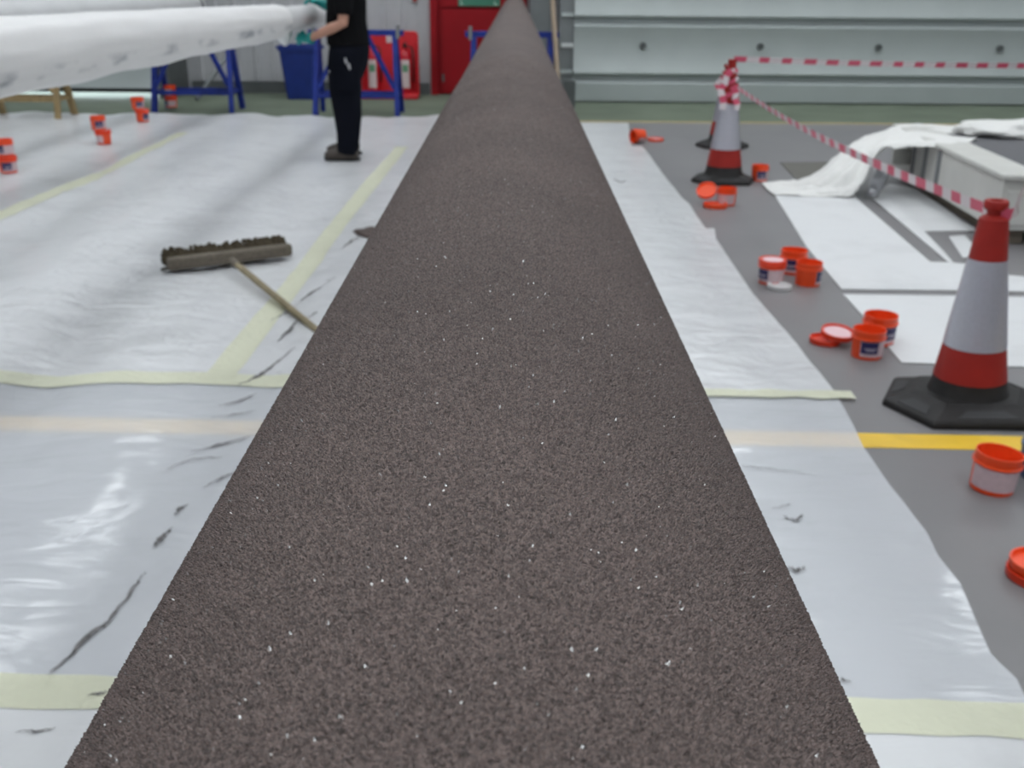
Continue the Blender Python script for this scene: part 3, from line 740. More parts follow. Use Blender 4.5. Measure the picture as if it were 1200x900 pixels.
for pix, wds in (([(60, 792), (108, 748), (128, 735), (160, 692), (172, 678)], [.002, .008, .004, .003, .001]),
                 ([(182, 648), (190, 638), (203, 625)], [.003, .008, .001]),
                 ([(240, 580), (262, 566), (282, 560)], [.001, .004, .001]),
                 ([(225, 540), (262, 530), (300, 518)], [.001, .006, .001]),
                 ([(258, 486), (280, 480), (302, 470)], [.001, .006, .001]),
                 ([(280, 462), (306, 448), (322, 436), (346, 418)], [.001, .010, .004, .002]),
                 ([(326, 410), (340, 396), (350, 384)], [.001, .010, .001]),
                 ([(352, 362), (366, 352), (378, 346)], [.003, .008, .001]),
                 ([(384, 340), (395, 336)], [.004, .001]), ([(318, 384), (335, 376), (350, 366)], [.001, .004, .001]),
                 ([(104, 820), (118, 818), (128, 816)], [.001, .004, .001]),
                 ([(205, 612), (214, 603), (222, 600)], [.002, .006, .001]), ([(196, 560), (228, 548), (262, 545)], [.001, .003, .001]), ([(20, 862), (48, 861), (66, 858)], [.001, .003, .001]),
                 ([(400, 300), (412, 292), (420, 288)], [.001, .008, .004]), ([(360, 385), (372, 378)], [.002, .005]), ([(248, 500), (282, 494), (300, 490)], [.001, .003, .001])):
    streak(pix, [q*1.45 for q in wds], hL, .0085, gl)
for pix, wds in (([(718, 212), (728, 216), (734, 214)], [.004, .02, .004]), ([(716, 205), (730, 203)], [.003, .006]), ([(868, 548), (905, 553), (955, 560)], [.002, .004, .001]),
                 ([(918, 608), (932, 614), (940, 606)], [.003, .008, .002]), ([(922, 668), (934, 672), (944, 668)], [.002, .010, .002]), ([(985, 800), (996, 805)], [.006, .002]),
                 ([(905, 600), (925, 594)], [.001, .003])):
    streak(pix, wds, hR, .0125 if pix[0][1] < 400 else .0085, gl)
# mound of spilt grit half under the pipe
q = P(428, 283); gz = max(hL(q.x+i*.04, q.y+j*.04) for i in range(-3, 4) for j in range(-3, 4))
bm = bmesh.new(); bmesh.ops.create_icosphere(bm, subdivisions=3, radius=1)
for v in bm.verts:
    n_ = 1+.35*noise.noise(v.co*2.3); v.co = Vector((v.co.x*.15*n_, v.co.y*.11*n_, max(-.05, v.co.z)*.036*n_))
o = obj('grit_heap', bm, M['grit'], smooth=True); o.location = (q.x+.085, q.y, .008+gz*.85); tag(o, 'small heap of spilt brown grit beside the pipe', 'grit heap', kind='stuff')

# ------------------------------------------------------------------ traffic cones
def cone(name, c, h, label, rz=0.0, base=.52, lean=(0, 0)):
    t = empty(name, (c[0], c[1], 0), rz); t.rotation_euler = (lean[0], lean[1], rz)
    k = h/.75
    def R(z): return interp([(0.03, .150), (.09, .128), (.235, .104), (.55, .061), (.69, .046), (.705, .040)], z)
    # base: square with cut corners, raised inner step and recessed hand pads
    bm = bmesh.new(); hx = base/2; hf = hx*.64; hy = hx*.74
    hexa = [(hx, 0), (hf, hy), (-hf, hy), (-hx, 0), (-hf, -hy), (hf, -hy)]
    rings = [[bm.verts.new((x*q, y*q, z)) for x, y in hexa] for q, z in ((.985, 0), (1, .008), (1, .024), (.965, .032), (.70, .056), (.62, .066))]
    for A, B in zip(rings, rings[1:]):
        for i in range(6): bm.faces.new((A[i], A[(i+1) % 6], B[(i+1) % 6], B[i]))
    bm.faces.new(rings[0][::-1]); bm.faces.new(rings[-1])
    bo = obj('cone_base', bm, M['rubber'], t, bevel=.008)
    for i in range(6):
        p0, p1 = Vector((*hexa[i], 0)), Vector((*hexa[(i+1) % 6], 0))
        pp = [(p0*.93).lerp(p1*.93, .2), (p0*.93).lerp(p1*.93, .8), (p0*.77).lerp(p1*.77, .72), (p0*.77).lerp(p1*.77, .28)]
        b2 = bmesh.new()
        prism(b2, [Vector((q.x, q.y, z)) for q, z in zip(pp, (.0352, .0352, .0497, .0497))], (0, 0, .003))
        obj('grip_pad', b2, M['saddle'], bo)
    def band(nm, z0, z1, m, extra=0.0, zz=None):
        b3 = bmesh.new(); zs_ = [z0, z1] if not zz else zz
        lathe(b3, [(R(z)*k+extra, z*k) for z in zs_], 40); obj(nm, b3, m, t, smooth=True)
    band('rubber_skirt', .04, .118, M['rubber'], 0, [.05, .065, .09, .122])
    band('red_band', .12, .242, M['conered'], .0015)
    band('reflective_sleeve', .24, .552, M['reflective'], .0035)
    b3 = bmesh.new(); lathe(b3, [((R(z))*k+e, z*k) for z, e in ((.545, .0015), (.69, .0015), (.699, -.006), (.703, -.016))] + [(.026*k, .703*k), (.026*k, .716*k), (.036*k, .722*k), (.040*k, .728*k), (.040*k, .746*k), (.036*k, .752*k), (.022*k, .752*k), (.020*k, .735*k), (0, .735*k)], 36)
    obj('cone_top', b3, M['conered'], t, smooth=True, angle=35)
    return tag(t, label, 'traffic cone')
c1 = P(1131, 476); c2 = P(847, 213); c3 = P(846, 172)
cone('traffic_cone', c1, .75, 'tall red and white traffic cone beside the yellow floor line', rz=math.radians(-2), base=.60, lean=(0, math.radians(-1.5)))
tc2 = cone('traffic_cone', c2, .80, 'red and white traffic cone knotted with barrier tape, two lids before it', rz=math.radians(4), base=.50)
bm = bmesh.new(); lathe(bm, [(0, .77), (.036, .77), (.036, .80), (.030, .81), (.030, .885), (.034, .89), (.034, .905), (0, .905)], 24); obj('tape_post', bm, M['conered'], tc2, smooth=True, angle=35)
cone('traffic_cone', c3, .74, 'red and white traffic cone hidden behind the taped cone', rz=math.radians(-6), base=.50)

# ------------------------------------------------------------------ barrier tape
def barrier(pts, wd, period, label, edge_after=1e9):
    """ribbon standing on edge with red and white blocks"""
    pts = [Vector(p) for p in pts]; bm = bmesh.new()
    dense = []
    for A, B in zip(pts, pts[1:]):
        n = max(1, int((B-A).length/.02))
        for i in range(n): dense.append(A.lerp(B, i/n))
    dense.append(pts[-1]); s = 0; prev = None; rows = []
    for i, p in enumerate(dense):
        if i: s += (p-dense[i-1]).length
        d = (dense[min(i+1, len(dense)-1)]-dense[max(0, i-1)]).normalized()
        tw = .25+.15*math.sin(s*1.3) if s < edge_after else 1.25
        side = d.cross(Vector((0, 0, 1))).normalized(); up = side.cross(d).normalized()
        u = (up*math.cos(tw)+side*math.sin(tw))*wd/2*(1 if s < edge_after else .35)     # gathered into a cord past the neck
        rows.append((s, bm.verts.new(p-u), bm.verts.new(p+u)))
    for A, B in zip(rows, rows[1:]):
        f = bm.faces.new((A[1], A[2], B[2], B[1])); f.material_index = int(A[0]/period) % 2
    me = bpy.data.meshes.new('barrier_tape'); bm.to_mesh(me); bm.free()
    o = link('barrier_tape', me, [M['tapered'], M['tapewhite']])
    return tag(o, label, 'barrier tape')
def sagline(A, B, sag, n=16): return [A.lerp(B, i/n)-Vector((0, 0, sag*4*(i/n)*(1-i/n))) for i in range(n+1)]
n2 = Vector((c2.x, c2.y, .79)); n2l = Vector((c2.x, c2.y, .62))
A = PY(860, 69, c2.y-.02)
B = PY(1215, 77, 8.6)
t1 = barrier(sagline(A, B, .012)+sagline(B, B+Vector((2.2, .1, .05)), .03)[1:], .042, .095, 'red and white barrier tape stretched level from the taped cone')
# diagonal run to the tall cone's neck, wraps it and goes on out of view
neck = Vector((c1.x+.012, c1.y, .709))
A2 = PY(862, 101, c2.y-.09); B2 = neck+Vector((-.032, -.012, .003))
ring = [neck+Vector((.033*math.cos(math.radians(t)), .033*math.sin(math.radians(t)), .002)) for t in range(195, 345, 25)]
C2 = PY(1200, 220, c1.y-.05)
t2 = barrier(sagline(A2, B2, .05, 30)+ring+[C2.lerp(ring[-1], .5)+Vector((0, 0, .012)), C2, C2+Vector((1.5, -.2, -.1))], .040, .088, 'red and white barrier tape sloping from the taped cone to the tall cone', edge_after=(B2-A2).length+.09)
# knots and loose tails on the taped cone
kn = empty('tape_knot', (c2.x, c2.y, .6))
def coil(z0, z1, r0, r1, turns, wd):
    bm = bmesh.new(); n = int(26*turns); rows = []
    for i in range(n+1):
        f = i/n; t = 2*math.pi*turns*f-.9; r = r0+(r1-r0)*f+.005*math.sin(i*1.7)
        z = z0+(z1-z0)*f+.012*math.sin(t*1.3)
        c_ = Vector((r*math.cos(t), r*math.sin(t), z)); rows.append((bm.verts.new(c_-Vector((0, 0, wd/2))), bm.verts.new(c_+Vector((0, 0, wd/2))+Vector((math.cos(t), math.sin(t), 0))*-.004)))
    for i, (a_, b_) in enumerate(zip(rows, rows[1:])):
        f = bm.faces.new((a_[0], a_[1], b_[1], b_[0])); f.material_index = (i//5) % 2
    return bm
def obj2(name, bm, parent):
    me = bpy.data.meshes.new(name); bm.to_mesh(me); bm.free(); return link(name, me, [M['tapered'], M['tapewhite']], parent, True)
obj2('tape_wrap', coil(.02, .10, .074, .064, 1.6, .035), kn); obj2('tape_wrap', coil(.10, .26, .066, .040, 2.6, .03), kn)
def tail(pts, wd):
    bm = bmesh.new(); rows = []
    pts = [Vector(p) for p in pts]
    for i, p in enumerate(pts):
        d = (pts[min(i+1, len(pts)-1)]-pts[max(0, i-1)]).normalized(); s_ = d.cross(Vector((0, 1, .2))).normalized()*wd/2
        rows.append((bm.verts.new(p-s_), bm.verts.new(p+s_)))
    for i, (a_, b_) in enumerate(zip(rows, rows[1:])):
        f = bm.faces.new((a_[0], a_[1], b_[1], b_[0])); f.material_index = i % 2
    return bm
obj2('tape_tail', tail([(-.02, -.062, .235), (-.05, -.070, .19), (-.062, -.075, .13), (-.09, -.075, .10), (-.075, -.085, .05), (-.06, -.088, .0), (-.065, -.09, -.05)], .05), kn)
obj2('tape_tail', tail([(.0, -.07, .12), (.03, -.08, .07), (.02, -.088, .03), (.045, -.09, -.01), (.04, -.094, -.05)], .045), kn)
obj2('tape_tail', tail([(-.03, -.07, .2), (-.085, -.06, .17), (-.115, -.06, .13), (-.10, -.065, .10)], .04), kn)
tag(kn, 'tangled red and white tape knotted round the neck of a cone', 'barrier tape')

# ------------------------------------------------------------------ tubs and lids
TR, TH = .066, .118
def tub_parts(t, rot, navy=True, lid=False, lidmat='redlid'):
    bm = bmesh.new(); r = TR
    lathe(bm, [(0, 0), (r*.90, 0), (r*.92, .004), (r*.985, TH-.012), (r*1.0, TH-.01), (r*1.0, TH), (r*.955, TH), (r*.955, TH-.012), (r*.88, .008), (0, .008)], 32)
    obj('tub_body', bm, M['orange'], t, smooth=True, angle=35)
    bm = bmesh.new(); lathe(bm, [(r*.985, TH-.034), (r*1.06, TH-.034), (r*1.06, TH-.028), (r*1.0, TH-.026)], 32); obj('tub_rim', bm, M['orange'], t, smooth=True, angle=35)
    def Rz(z): return r*(.92+.065*z/TH)
    a0, a1 = rot-1.35, rot+1.35
    bm = bmesh.new(); lathe(bm, [(Rz(.014)+.001, .014), (Rz(.08)+.001, .080)], 22, a0=a0, a1=a1); lb_ = obj('label', bm, M['pinkwhite'], t, smooth=True)
    if navy:
        bm = bmesh.new(); lathe(bm, [(Rz(.028)+.002, .028), (Rz(.078)+.002, .078)], 12, a0=a0+.05, a1=a0+1.15); nv = obj('label_block', bm, M['navy'], lb_, smooth=True)
        bm = bmesh.new()
        for zz, f0, f1 in ((.050, .22, .92), (.042, .3, .8)):
            lathe(bm, [(Rz(zz)+.0028, zz-.0022), (Rz(zz)+.0028, zz+.0022)], 8, a0=a0+.05+1.1*f0, a1=a0+.05+1.1*f1)
        obj('label_print', bm, M['labelprint'], nv, smooth=True)
    if lid:
        bm = bmesh.new(); lathe(bm, [(r*1.07, TH-.024), (r*1.08, TH-.006), (r*1.06, TH+.006), (r*.98, TH+.007), (r*.95, TH+.002), (0, TH+.002), (0, TH-.0), (r*1.0, TH-.0), (r*1.01, TH-.024), (r*1.07, TH-.024)], 32)
        l_ = obj('tub_lid', bm, M[lidmat], t, smooth=True, angle=35)
        bm = bmesh.new(); lathe(bm, [(0, TH+.0035), (r*.8, TH+.0035)], 28); obj('lid_liner', bm, M['paleliner'], l_)
def tub(px, label, rotdeg=-90, navy=True, lid=False, z=0.0, tilt=(0, 0), scale=1.0, group=None, dx=0, dy=0):
    q = P(*px); t = empty('plastic_tub', (q.x+dx, q.y+dy, z)); t.rotation_euler = (tilt[0], tilt[1], 0); t.scale = (scale,)*3
    tub_parts(t, math.radians(rotdeg), navy, lid)
    return tag(t, label, 'tub', group)
def lid(p, label, z=.0, tilt=(0, 0, 0), m='redlid', liner='paleliner', scale=1.0, name='tub_lid'):
    q = P(*p) if len(p) == 2 else Vector(p)
    t = empty(name, (q.x, q.y, z)); t.rotation_euler = tilt; t.scale = (scale,)*3
    r = TR*1.08
    bm = bmesh.new(); lathe(bm, [(0, 0), (r*.97, 0), (r, .004), (r, .024), (r*.93, .024), (r*.92, .014), (r*.9, .012), (0, .012)], 32); obj('lid_cap', bm, M[m], t, smooth=True, angle=35)
    if liner:
        bm = bmesh.new(); lathe(bm, [(0, .016), (r*.86, .016), (r*.86, .0125)], 28); obj('lid_liner', bm, M[liner], t)
    return tag(t, label, 'lid')
def s_at(px): return P(*px)
# by the yellow line
tub((1161, 572), 'open orange tub with a pale blank label, in front of the yellow line', rotdeg=-104, navy=False, tilt=(0, math.radians(3.5)), scale=1.03)
bt = P(1216, 562)
t = empty('plastic_tub', (bt.x+.03, bt.y+.02, 0))
bm = bmesh.new(); lathe(bm, [(0, 0), (.07, 0), (.075, .01), (.08, .10), (.083, .10), (.083, .11), (.074, .11), (.07, .01), (0, .01)], 30); obj('tub_body', bm, M['bluetub'], t, smooth=True, angle=35)
tag(t, 'dark blue tub beside the open orange tub', 'tub')
lp = P(1208, 677)
lid((lp.x+.01, lp.y, 0), 'red orange lid at the bottom of a stacked pair of lids', z=.0, liner=None)
lid((lp.x+.016, lp.y+.004, 0), 'red orange lid on top of another lid, alone on the grey floor', z=.0245, liner=None, m='orange')
# pair by the white sheet
tub((1015, 417), 'open orange tub with a navy label, in front of another open tub', rotdeg=-58, scale=1.0)
tub((1030, 406), 'open orange tub behind the tub with a navy label, on the sheet edge', rotdeg=-20, scale=1.06, dy=.055, dx=.012)
lid((980, 402), 'upturned red lid with pale pink liner leaning by the pair of open tubs', z=.034, tilt=(math.radians(8), math.radians(3), 0), scale=.98)
ls = P(966, 402)
lid((ls.x+.005, ls.y+.01, 0), 'red lid underneath the upturned pink lined lid', z=.0, liner=None, scale=.92)
# trio
tub((903, 331), 'lidded orange tub with a wide pale label in the trio of tubs', rotdeg=-108, lid=True)
tub((930, 321), 'open orange tub at the back of the trio of tubs', rotdeg=-75, scale=1.05, dy=.03)
tub((946, 333), 'open orange tub with its label turned away in the trio of tubs', rotdeg=10)
lid((913, 338), 'white lid lying flat in front of the trio of tubs', m='whiteplastic', liner=None, scale=.86)
# at the taped cone
tub((851, 242), 'orange tub with a small white label in front of the taped cone', rotdeg=-125, navy=False, dy=.06, dx=.01)
lid((838, 243), 'orange lid lying flat before the taped cone', liner=None, m='orange', scale=1.15)
lv = P(830, 240)
lid((lv.x-.01, lv.y+.03, 0), 'orange lid propped upright against the tub by the taped cone', z=.085, tilt=(math.radians(38), math.radians(-8), math.radians(-18)), liner=None, m='orange', scale=.98)
tub((884, 214), 'orange tub with a navy label behind the base of the taped cone', rotdeg=-45, dy=.10, dx=.06)
# by the walkway
tq = P(754, 168)
t = empty('plastic_tub', (tq.x, tq.y+.04, .066)); t.rotation_euler = (math.radians(-90), 0, math.radians(115)); tub_parts(t, math.radians(90), False, False)
t.location.z = .068
tag(t, 'tipped over orange tub beside the sheet end near the walkway', 'tub')
lid((768, 165), 'orange lid lying flat next to the tipped over tub', liner='paleliner', m='orange', scale=1.1)
# stacked pairs on the left sheet
def stack(px, dxy, names, rots, hf=hL):
    q = P(*px); z0 = .0065+max(hf(q.x+a_*.05, q.y+b_*.05) for a_ in (-1, 0, 1) for b_ in (-1, 0, 1))
    for k in range(2):
        t = empty('plastic_tub', (q.x+dxy[0]*k, q.y+.06+dxy[1]*k, z0+k*(TH+.008))); t.scale = (1.0,)*3
        tub_parts(t, math.radians(rots[k]), True, k == 0)
        tag(t, names[k], 'tub')
stack((8, 213), (-.005, 0), ('lower orange tub of the stacked pair closest to the sleeved pipe', 'upper orange tub of the stacked pair closest to the sleeved pipe'), (-30, -60))
stack((120, 174), (-.03, 0), ('lower orange tub of the stacked pair second from the sleeved pipe', 'upper orange tub of the stacked pair second from the sleeved pipe'), (-150, -20))
stack((166, 147), (-.035, 0), ('lower orange tub of the stacked pair by the sheet edge, short of the blue trestle', 'upper orange tub of the stacked pair by the sheet edge, short of the blue trestle'), (10, -10))
stack((200, 131), (0, 0), ('lower orange tub of the stacked pair at the foot of the blue trestle', 'upper orange tub of the stacked pair at the foot of the blue trestle'), (-100, -130))

# ------------------------------------------------------------------ broom
hA, hB = P(196, 314, .05), P(342, 296, .05)
lift = max(hL(hA.x+(hB.x-hA.x)*i/20, hA.y+(hB.y-hA.y)*i/20+j*.03) for i in range(21) for j in (-1, 0, 1, 2, 3))-.020
br = empty('broom', (0, 0, max(0, lift)*.8))
ax = (hB-hA).normalized(); ny_ = Vector((-ax.y, ax.x, 0)); zz0 = .03
mid_ = (hA+hB)/2; Lh = (hB-hA).length
def along(u, v, z): return Vector((mid_.x, mid_.y, 0))+ax*u+ny_*v+Vector((0, 0, z))
bm = bmesh.new(); rotm = Matrix((ax, ny_, Vector((0, 0, 1)))).transposed()
box(bm, along(0, 0, zz0+.038), (Lh, .05, .068), rotm); obj('head_block', bm, M['broomwood'], br, bevel=.016)
bm = bmesh.new(); nt_ = 95
for i in range(nt_):
    for r in range(4):
        u = -Lh/2+.012+(Lh-.024)*i/(nt_-1)+random.uniform(-.004, .004); z = zz0+.014+r*.016
        a_ = along(u-.01, .02, z); e_ = along(u+random.uniform(-.012, .008)-.01, .082+random.uniform(-.009, .009)+.008*noise.noise(Vector((u*9, 1, 2))), max(.014, z+random.uniform(-.012, .016)+.012*(r-1)))
        tube(bm, [a_, e_], [.0065, .0095], 5)
o = obj('bristles', bm, M['bristle'], br); o['kind'] = 'stuff'
h0 = P(275, 308, .075); h1 = P(372, 388, .045); dh = (h1-h0).normalized()
bm = bmesh.new(); tube(bm, [h0-dh*.02, h0+dh*.5, h0+dh*1.28], [.0175, .0165, .0165], 14); obj('handle', bm, M['handle'], br, smooth=True, angle=40)
bm = bmesh.new(); tube(bm, [h0-dh*.03, h0+dh*.055], [.021, .018], 14); obj('socket', bm, M['broomwood'], br, smooth=True, angle=40)
tag(br, 'wide wooden broom with brown bristles lying on the white sheet', 'broom')

# ------------------------------------------------------------------ wrapped crate with drape
cb = P(1163, 287); cf = P(1046, 211)
cr = empty('wrapped_crate', (cb.x, cb.y, 0))
dv = (cf-cb); Lc = dv.length+.10; dv.normalize(); rv = Vector((dv.y, -dv.x, 0))
cr.rotation_euler[2] = math.atan2(dv.y, dv.x)-math.pi/2
ch = PY(1163, 203, cb.y).z
zb0 = .09
wdC = 1.5
bxo('crate_lid', (.095, Lc/2-.02, ch-.014), (.25, Lc+.06, .028), M['box'], cr, bevel=.006)
bxo('crate_lid', (.222+(wdC-.222)/2, Lc/2+.02, ch-.018), (wdC-.222, Lc-.02, .03), M['charcoal'], cr, bevel=.006)
for u in (.09, .5, .92):
    bxo('runner', (wdC*u, Lc/2, zb0/2), (.10, Lc-.1, zb0), M['broomwood'], cr)
for q in (1070, 1083, 1098):
    f = (P(q, 237).x-cb.x)
    # along-face position from the pixel column
    yv_ = min(range(0, 400), key=lambda i: abs((lambda p: 600+FPX*(p-CAM).dot(_R)/(p-CAM).dot(_F)-q)(cb+dv*(Lc*i/400)+Vector((0, 0, .2)))))
    yv0 = yv_ if q == 1070 else yv0
    bxo('strap', (-.004, Lc*yv_/400, (zb0+ch-.03)/2), (.01, .06, ch-.03-zb0+.004), M['strap'], cr)
bxo('end_panel', (wdC/2, -.006, (zb0+ch-.03)/2-.02), (wdC-.06, .012, ch-.13-zb0), M['box'], cr, bevel=.004)
ys_ = Lc*yv0/400+.05
zt, zo = ch-.03, ch-.13                                  # top of the body, top of the opening
bm = bmesh.new()
box(bm, (wdC/2, ys_/2, (zb0+zt)/2), (wdC, ys_, zt-zb0))                                   # closed part
box(bm, (wdC/2, (ys_+Lc)/2, (zo+zt)/2), (wdC, Lc-ys_, zt-zo))                             # head rail over the opening
box(bm, (wdC/2, (ys_+Lc)/2, zb0+.01), (wdC, Lc-ys_, .02))                                 # floor board
box(bm, (wdC/2, Lc-.01, (zb0+zo)/2), (wdC, .02, zo-zb0)); box(bm, (wdC-.01, (ys_+Lc)/2, (zb0+zo)/2), (.02, Lc-ys_, zo-zb0))
obj('crate_body', bm, M['box'], cr)
tag(cr, 'long off white wrapped crate with grey straps on its flank', 'crate')
# crumpled drape over the crate's far end, falling to the floor
rows = [
    [(893, 214, .012), (915, 212, .015), (945, 208, .07), (972, 190, .20), (1003, 166, .33), (1038, 153, .40), (1085, 146, .42), (1138, 148, .43)],
    [(896, 219, .010), (922, 219, .02), (954, 214, .08), (984, 194, .20), (1013, 168, .34), (1046, 158, .405), (1095, 154, .42), (1150, 160, .42)],
    [(900, 223, .010), (932, 225, .012), (967, 222, .05), (996, 206, .15), (1017, 184, .27), (1038, 167, .37), (1075, 166, .405), (1120, 172, .405)],
    [(907, 228, .010), (940, 230, .010), (974, 230, .015), (999, 229, .03), (1012, 212, .13), (1022, 190, .24), (1040, 172, .36), (1062, 170, .39)],
]
def spl(a_, u):
    n = len(a_)-1; f = u*n; k = min(int(f), n-1); t = f-k
    p0, p1, p2, p3 = a_[max(k-1, 0)], a_[k], a_[k+1], a_[min(k+2, n)]
    return .5*((2*p1)+(p2-p0)*t+(2*p0-5*p1+4*p2-p3)*t*t+(3*p1-p0-3*p2+p3)*t**3)
RV = [[P(*q) for q in r] for r in rows]
bm = bmesh.new(); G = []; NU, NV = 70, 30
for j in range(NV+1):
    row = []
    for i in range(NU+1):
        col = [spl(r, i/NU) for r in RV]; p = spl(col, j/NV)
        e = .034*noise.noise(Vector((i*.10, j*.24, 1)))+.012*noise.noise(Vector((i*.4, j*.6, 8)))
        row.append(bm.verts.new((p.x, p.y, max(.008, p.z+e*min(1, i/14)))))
    G.append(row)
for A_, B_ in zip(G, G[1:]):
    for i in range(NU): bm.faces.new((A_[i], A_[i+1], B_[i+1], B_[i]))
dp = obj('crumpled_drape', bm, M['drape'], smooth=True)
sm = dp.modifiers.new('thick', 'SOLIDIFY'); sm.thickness = .004
tag(dp, 'crumpled white drape pulled off the crate end down to the floor', 'drape')
# silver foil curl under the drape, next to the crate
pts = [P(1026, 188, .30), P(1024, 205, .18), P(1018, 222, .07), P(1012, 229, .02)]
pts2 = [P(1042, 192, .28), P(1040, 208, .16), P(1033, 222, .06), P(1028, 230, .015)]
bm = bmesh.new(); G = []
for j in range(19):
    a_, b_ = spl(pts, j/18), spl(pts2, j/18)
    G.append([bm.verts.new(a_.lerp(b_, i/8)+Vector((.02*noise.noise(Vector((i, j*.4, 3))), -.05*math.sin(math.pi*i/8)+.03*noise.noise(Vector((i*.6, j*.4, 9))), 0))) for i in range(9)])
for A_, B_ in zip(G, G[1:]):
    for i in range(8): bm.faces.new((A_[i], A_[i+1], B_[i+1], B_[i]))
fo = obj('foil_sheet', bm, M['foil'], smooth=True); s2 = fo.modifiers.new('thick', 'SOLIDIFY'); s2.thickness = .003
tag(fo, 'crinkled silver foil hanging between the drape and the crate', 'foil')
# bunched cloth on top of the crate
pc = P(1180, 157, ch+.02)
bm = bmesh.new(); bmesh.ops.create_icosphere(bm, subdivisions=4, radius=1)
for v in bm.verts:
    n_ = 1+.30*noise.noise(v.co*1.7)+.12*noise.noise(v.co*4.1); dimple = -.55*math.exp(-((v.co.x+.15)**2+(v.co.y+.1)**2)/.10) if v.co.z > 0 else 0
    v.co = Vector((v.co.x*.34*n_, v.co.y*.26*n_, max(-.02, v.co.z*.085*n_+.08*dimple)))
o = obj('bunched_cloth', bm, M['drape'], smooth=True); o.location = (pc.x+.06, pc.y+.14, ch+.026)
tag(o, 'bunched up white cloth on top of the crate', 'cloth')

# ------------------------------------------------------------------ person (clothes and gloves; top of the body is above the frame)
pf = P(402, 187)
PXb, PYb = pf.x, pf.y+.0
pe = empty('person', (PXb, PYb, 0))
def L(px, py, Y): # pixel at depth -> local coords of the person
    q = PY(px, py, Y); return Vector((q.x-PXb, q.y-PYb, q.z))
YN, YFar = PYb-.10, PYb+.12                         # near / far side of the body
def remeshed(name, bm, m, parent, vox=.012, smooth=6):
    me = bpy.data.meshes.new(name); bmesh.ops.recalc_face_normals(bm, faces=bm.faces); bm.to_mesh(me); bm.free()
    o = link(name, me, m, parent)
    r = o.modifiers.new('remesh', 'REMESH'); r.mode = 'VOXEL'; r.voxel_size = vox; r.use_smooth_shade = True
    s = o.modifiers.new('smooth', 'SMOOTH'); s.iterations = smooth; s.factor = .5
    return o
# joints (forward is -X, near side of the body is -Y)
hip = .90; y_n, y_f = -.095, .095
ankN, ankF = Vector((.07, y_n-.0, .10)), Vector((.035, y_f+.14, .10))
kneeN, kneeF = Vector((.06, y_n, .50)), Vector((.04, y_f+.06, .50))
hipN, hipF = Vector((.08, y_n, hip)), Vector((.08, y_f, hip))
shN, shF = Vector((.11, -.20, 1.42)), Vector((.09, .20, 1.42))
elN = L(402, 27, PYb-.24); wrN = L(363, 45, PYb-.16); haN = L(350, 45, PYb-.10)
elF = Vector((.06, .30, 1.18)); haF = Vector((-1.70-PXb, .24, 1.275)); wrF = elF.lerp(haF, .72)
# --- body (skin): one continuous mesh
bm = bmesh.new()
loft_xy(bm, [(cx+.09, cy, z, rx*1.0, ry) for cx, cy, z, rx, ry in [(.005, 0, .86, .09, .14), (.0, 0, 1.0, .105, .155), (.01, 0, 1.15, .10, .15), (.015, 0, 1.32, .115, .18), (.015, 0, 1.44, .09, .17), (.01, 0, 1.48, .06, .09), (-.005, 0, 1.53, .055, .055), (-.015, 0, 1.58, .055, .055)]])
for a_, k_, h_ in ((ankN, kneeN, hipN), (ankF, kneeF, hipF)):
    tube(bm, [h_+Vector((0, 0, .02)), h_.lerp(k_, .5), k_, k_.lerp(a_, .35), a_-Vector((0, 0, .03))], [.085, .075, .055, .058, .038], 14)
for s_, e_, w_ in ((shN, elN, wrN), (shF, elF, wrF)):
    tube(bm, [s_, s_.lerp(e_, .5), e_, e_.lerp(w_, .35), w_], [.058, .050, .043, .043, .029], 14)
# head: skull, jaw, nose, ears
def ell(bm, c, r, sub=3):
    c = (c[0]+.09, c[1], c[2]) if c[2] > 1.5 else c
    vs_ = bmesh.ops.create_icosphere(bm, subdivisions=sub, radius=1)['verts']
    for v in vs_: v.co = Vector((c[0]+v.co.x*r[0], c[1]+v.co.y*r[1], c[2]+v.co.z*r[2]))
ell(bm, (-.02, 0, 1.68), (.098, .076, .10)); ell(bm, (-.055, 0, 1.61), (.06, .056, .06))
tube(bm, [(-.025, 0, 1.685), (-.047, 0, 1.645), (-.02, 0, 1.635)], [.010, .017, .012], 8)
for sy in (-1, 1): ell(bm, (-.005, sy*.078, 1.66), (.02, .010, .032), 2)
for sy in (-1, 1): ell(bm, (-.105, sy*.032, 1.70), (.014, .018, .006), 2)
ell(bm, (-.108, 0, 1.605), (.012, .026, .008), 2)
body = remeshed('body', bm, M['skin'], pe, .010, 4)
for sy in (-1, 1):
    bm = bmesh.new(); ell(bm, (-.108, sy*.032, 1.682), (.010, .013, .009), 2); obj('eye', bm, M['whiteplastic'], body, smooth=True)
bm = bmesh.new(); ell(bm, (.0, 0, 1.715), (.105, .084, .085)); ell(bm, (.04, 0, 1.66), (.068, .078, .075)); 
bmesh.ops.bisect_plane(bm, geom=bm.verts[:]+bm.edges[:]+bm.faces[:], plane_co=(.02, 0, 1.70), plane_no=(-1, 0, -.75), clear_outer=True)
remeshed('hair', bm, M['hair'], pe, .009, 3)
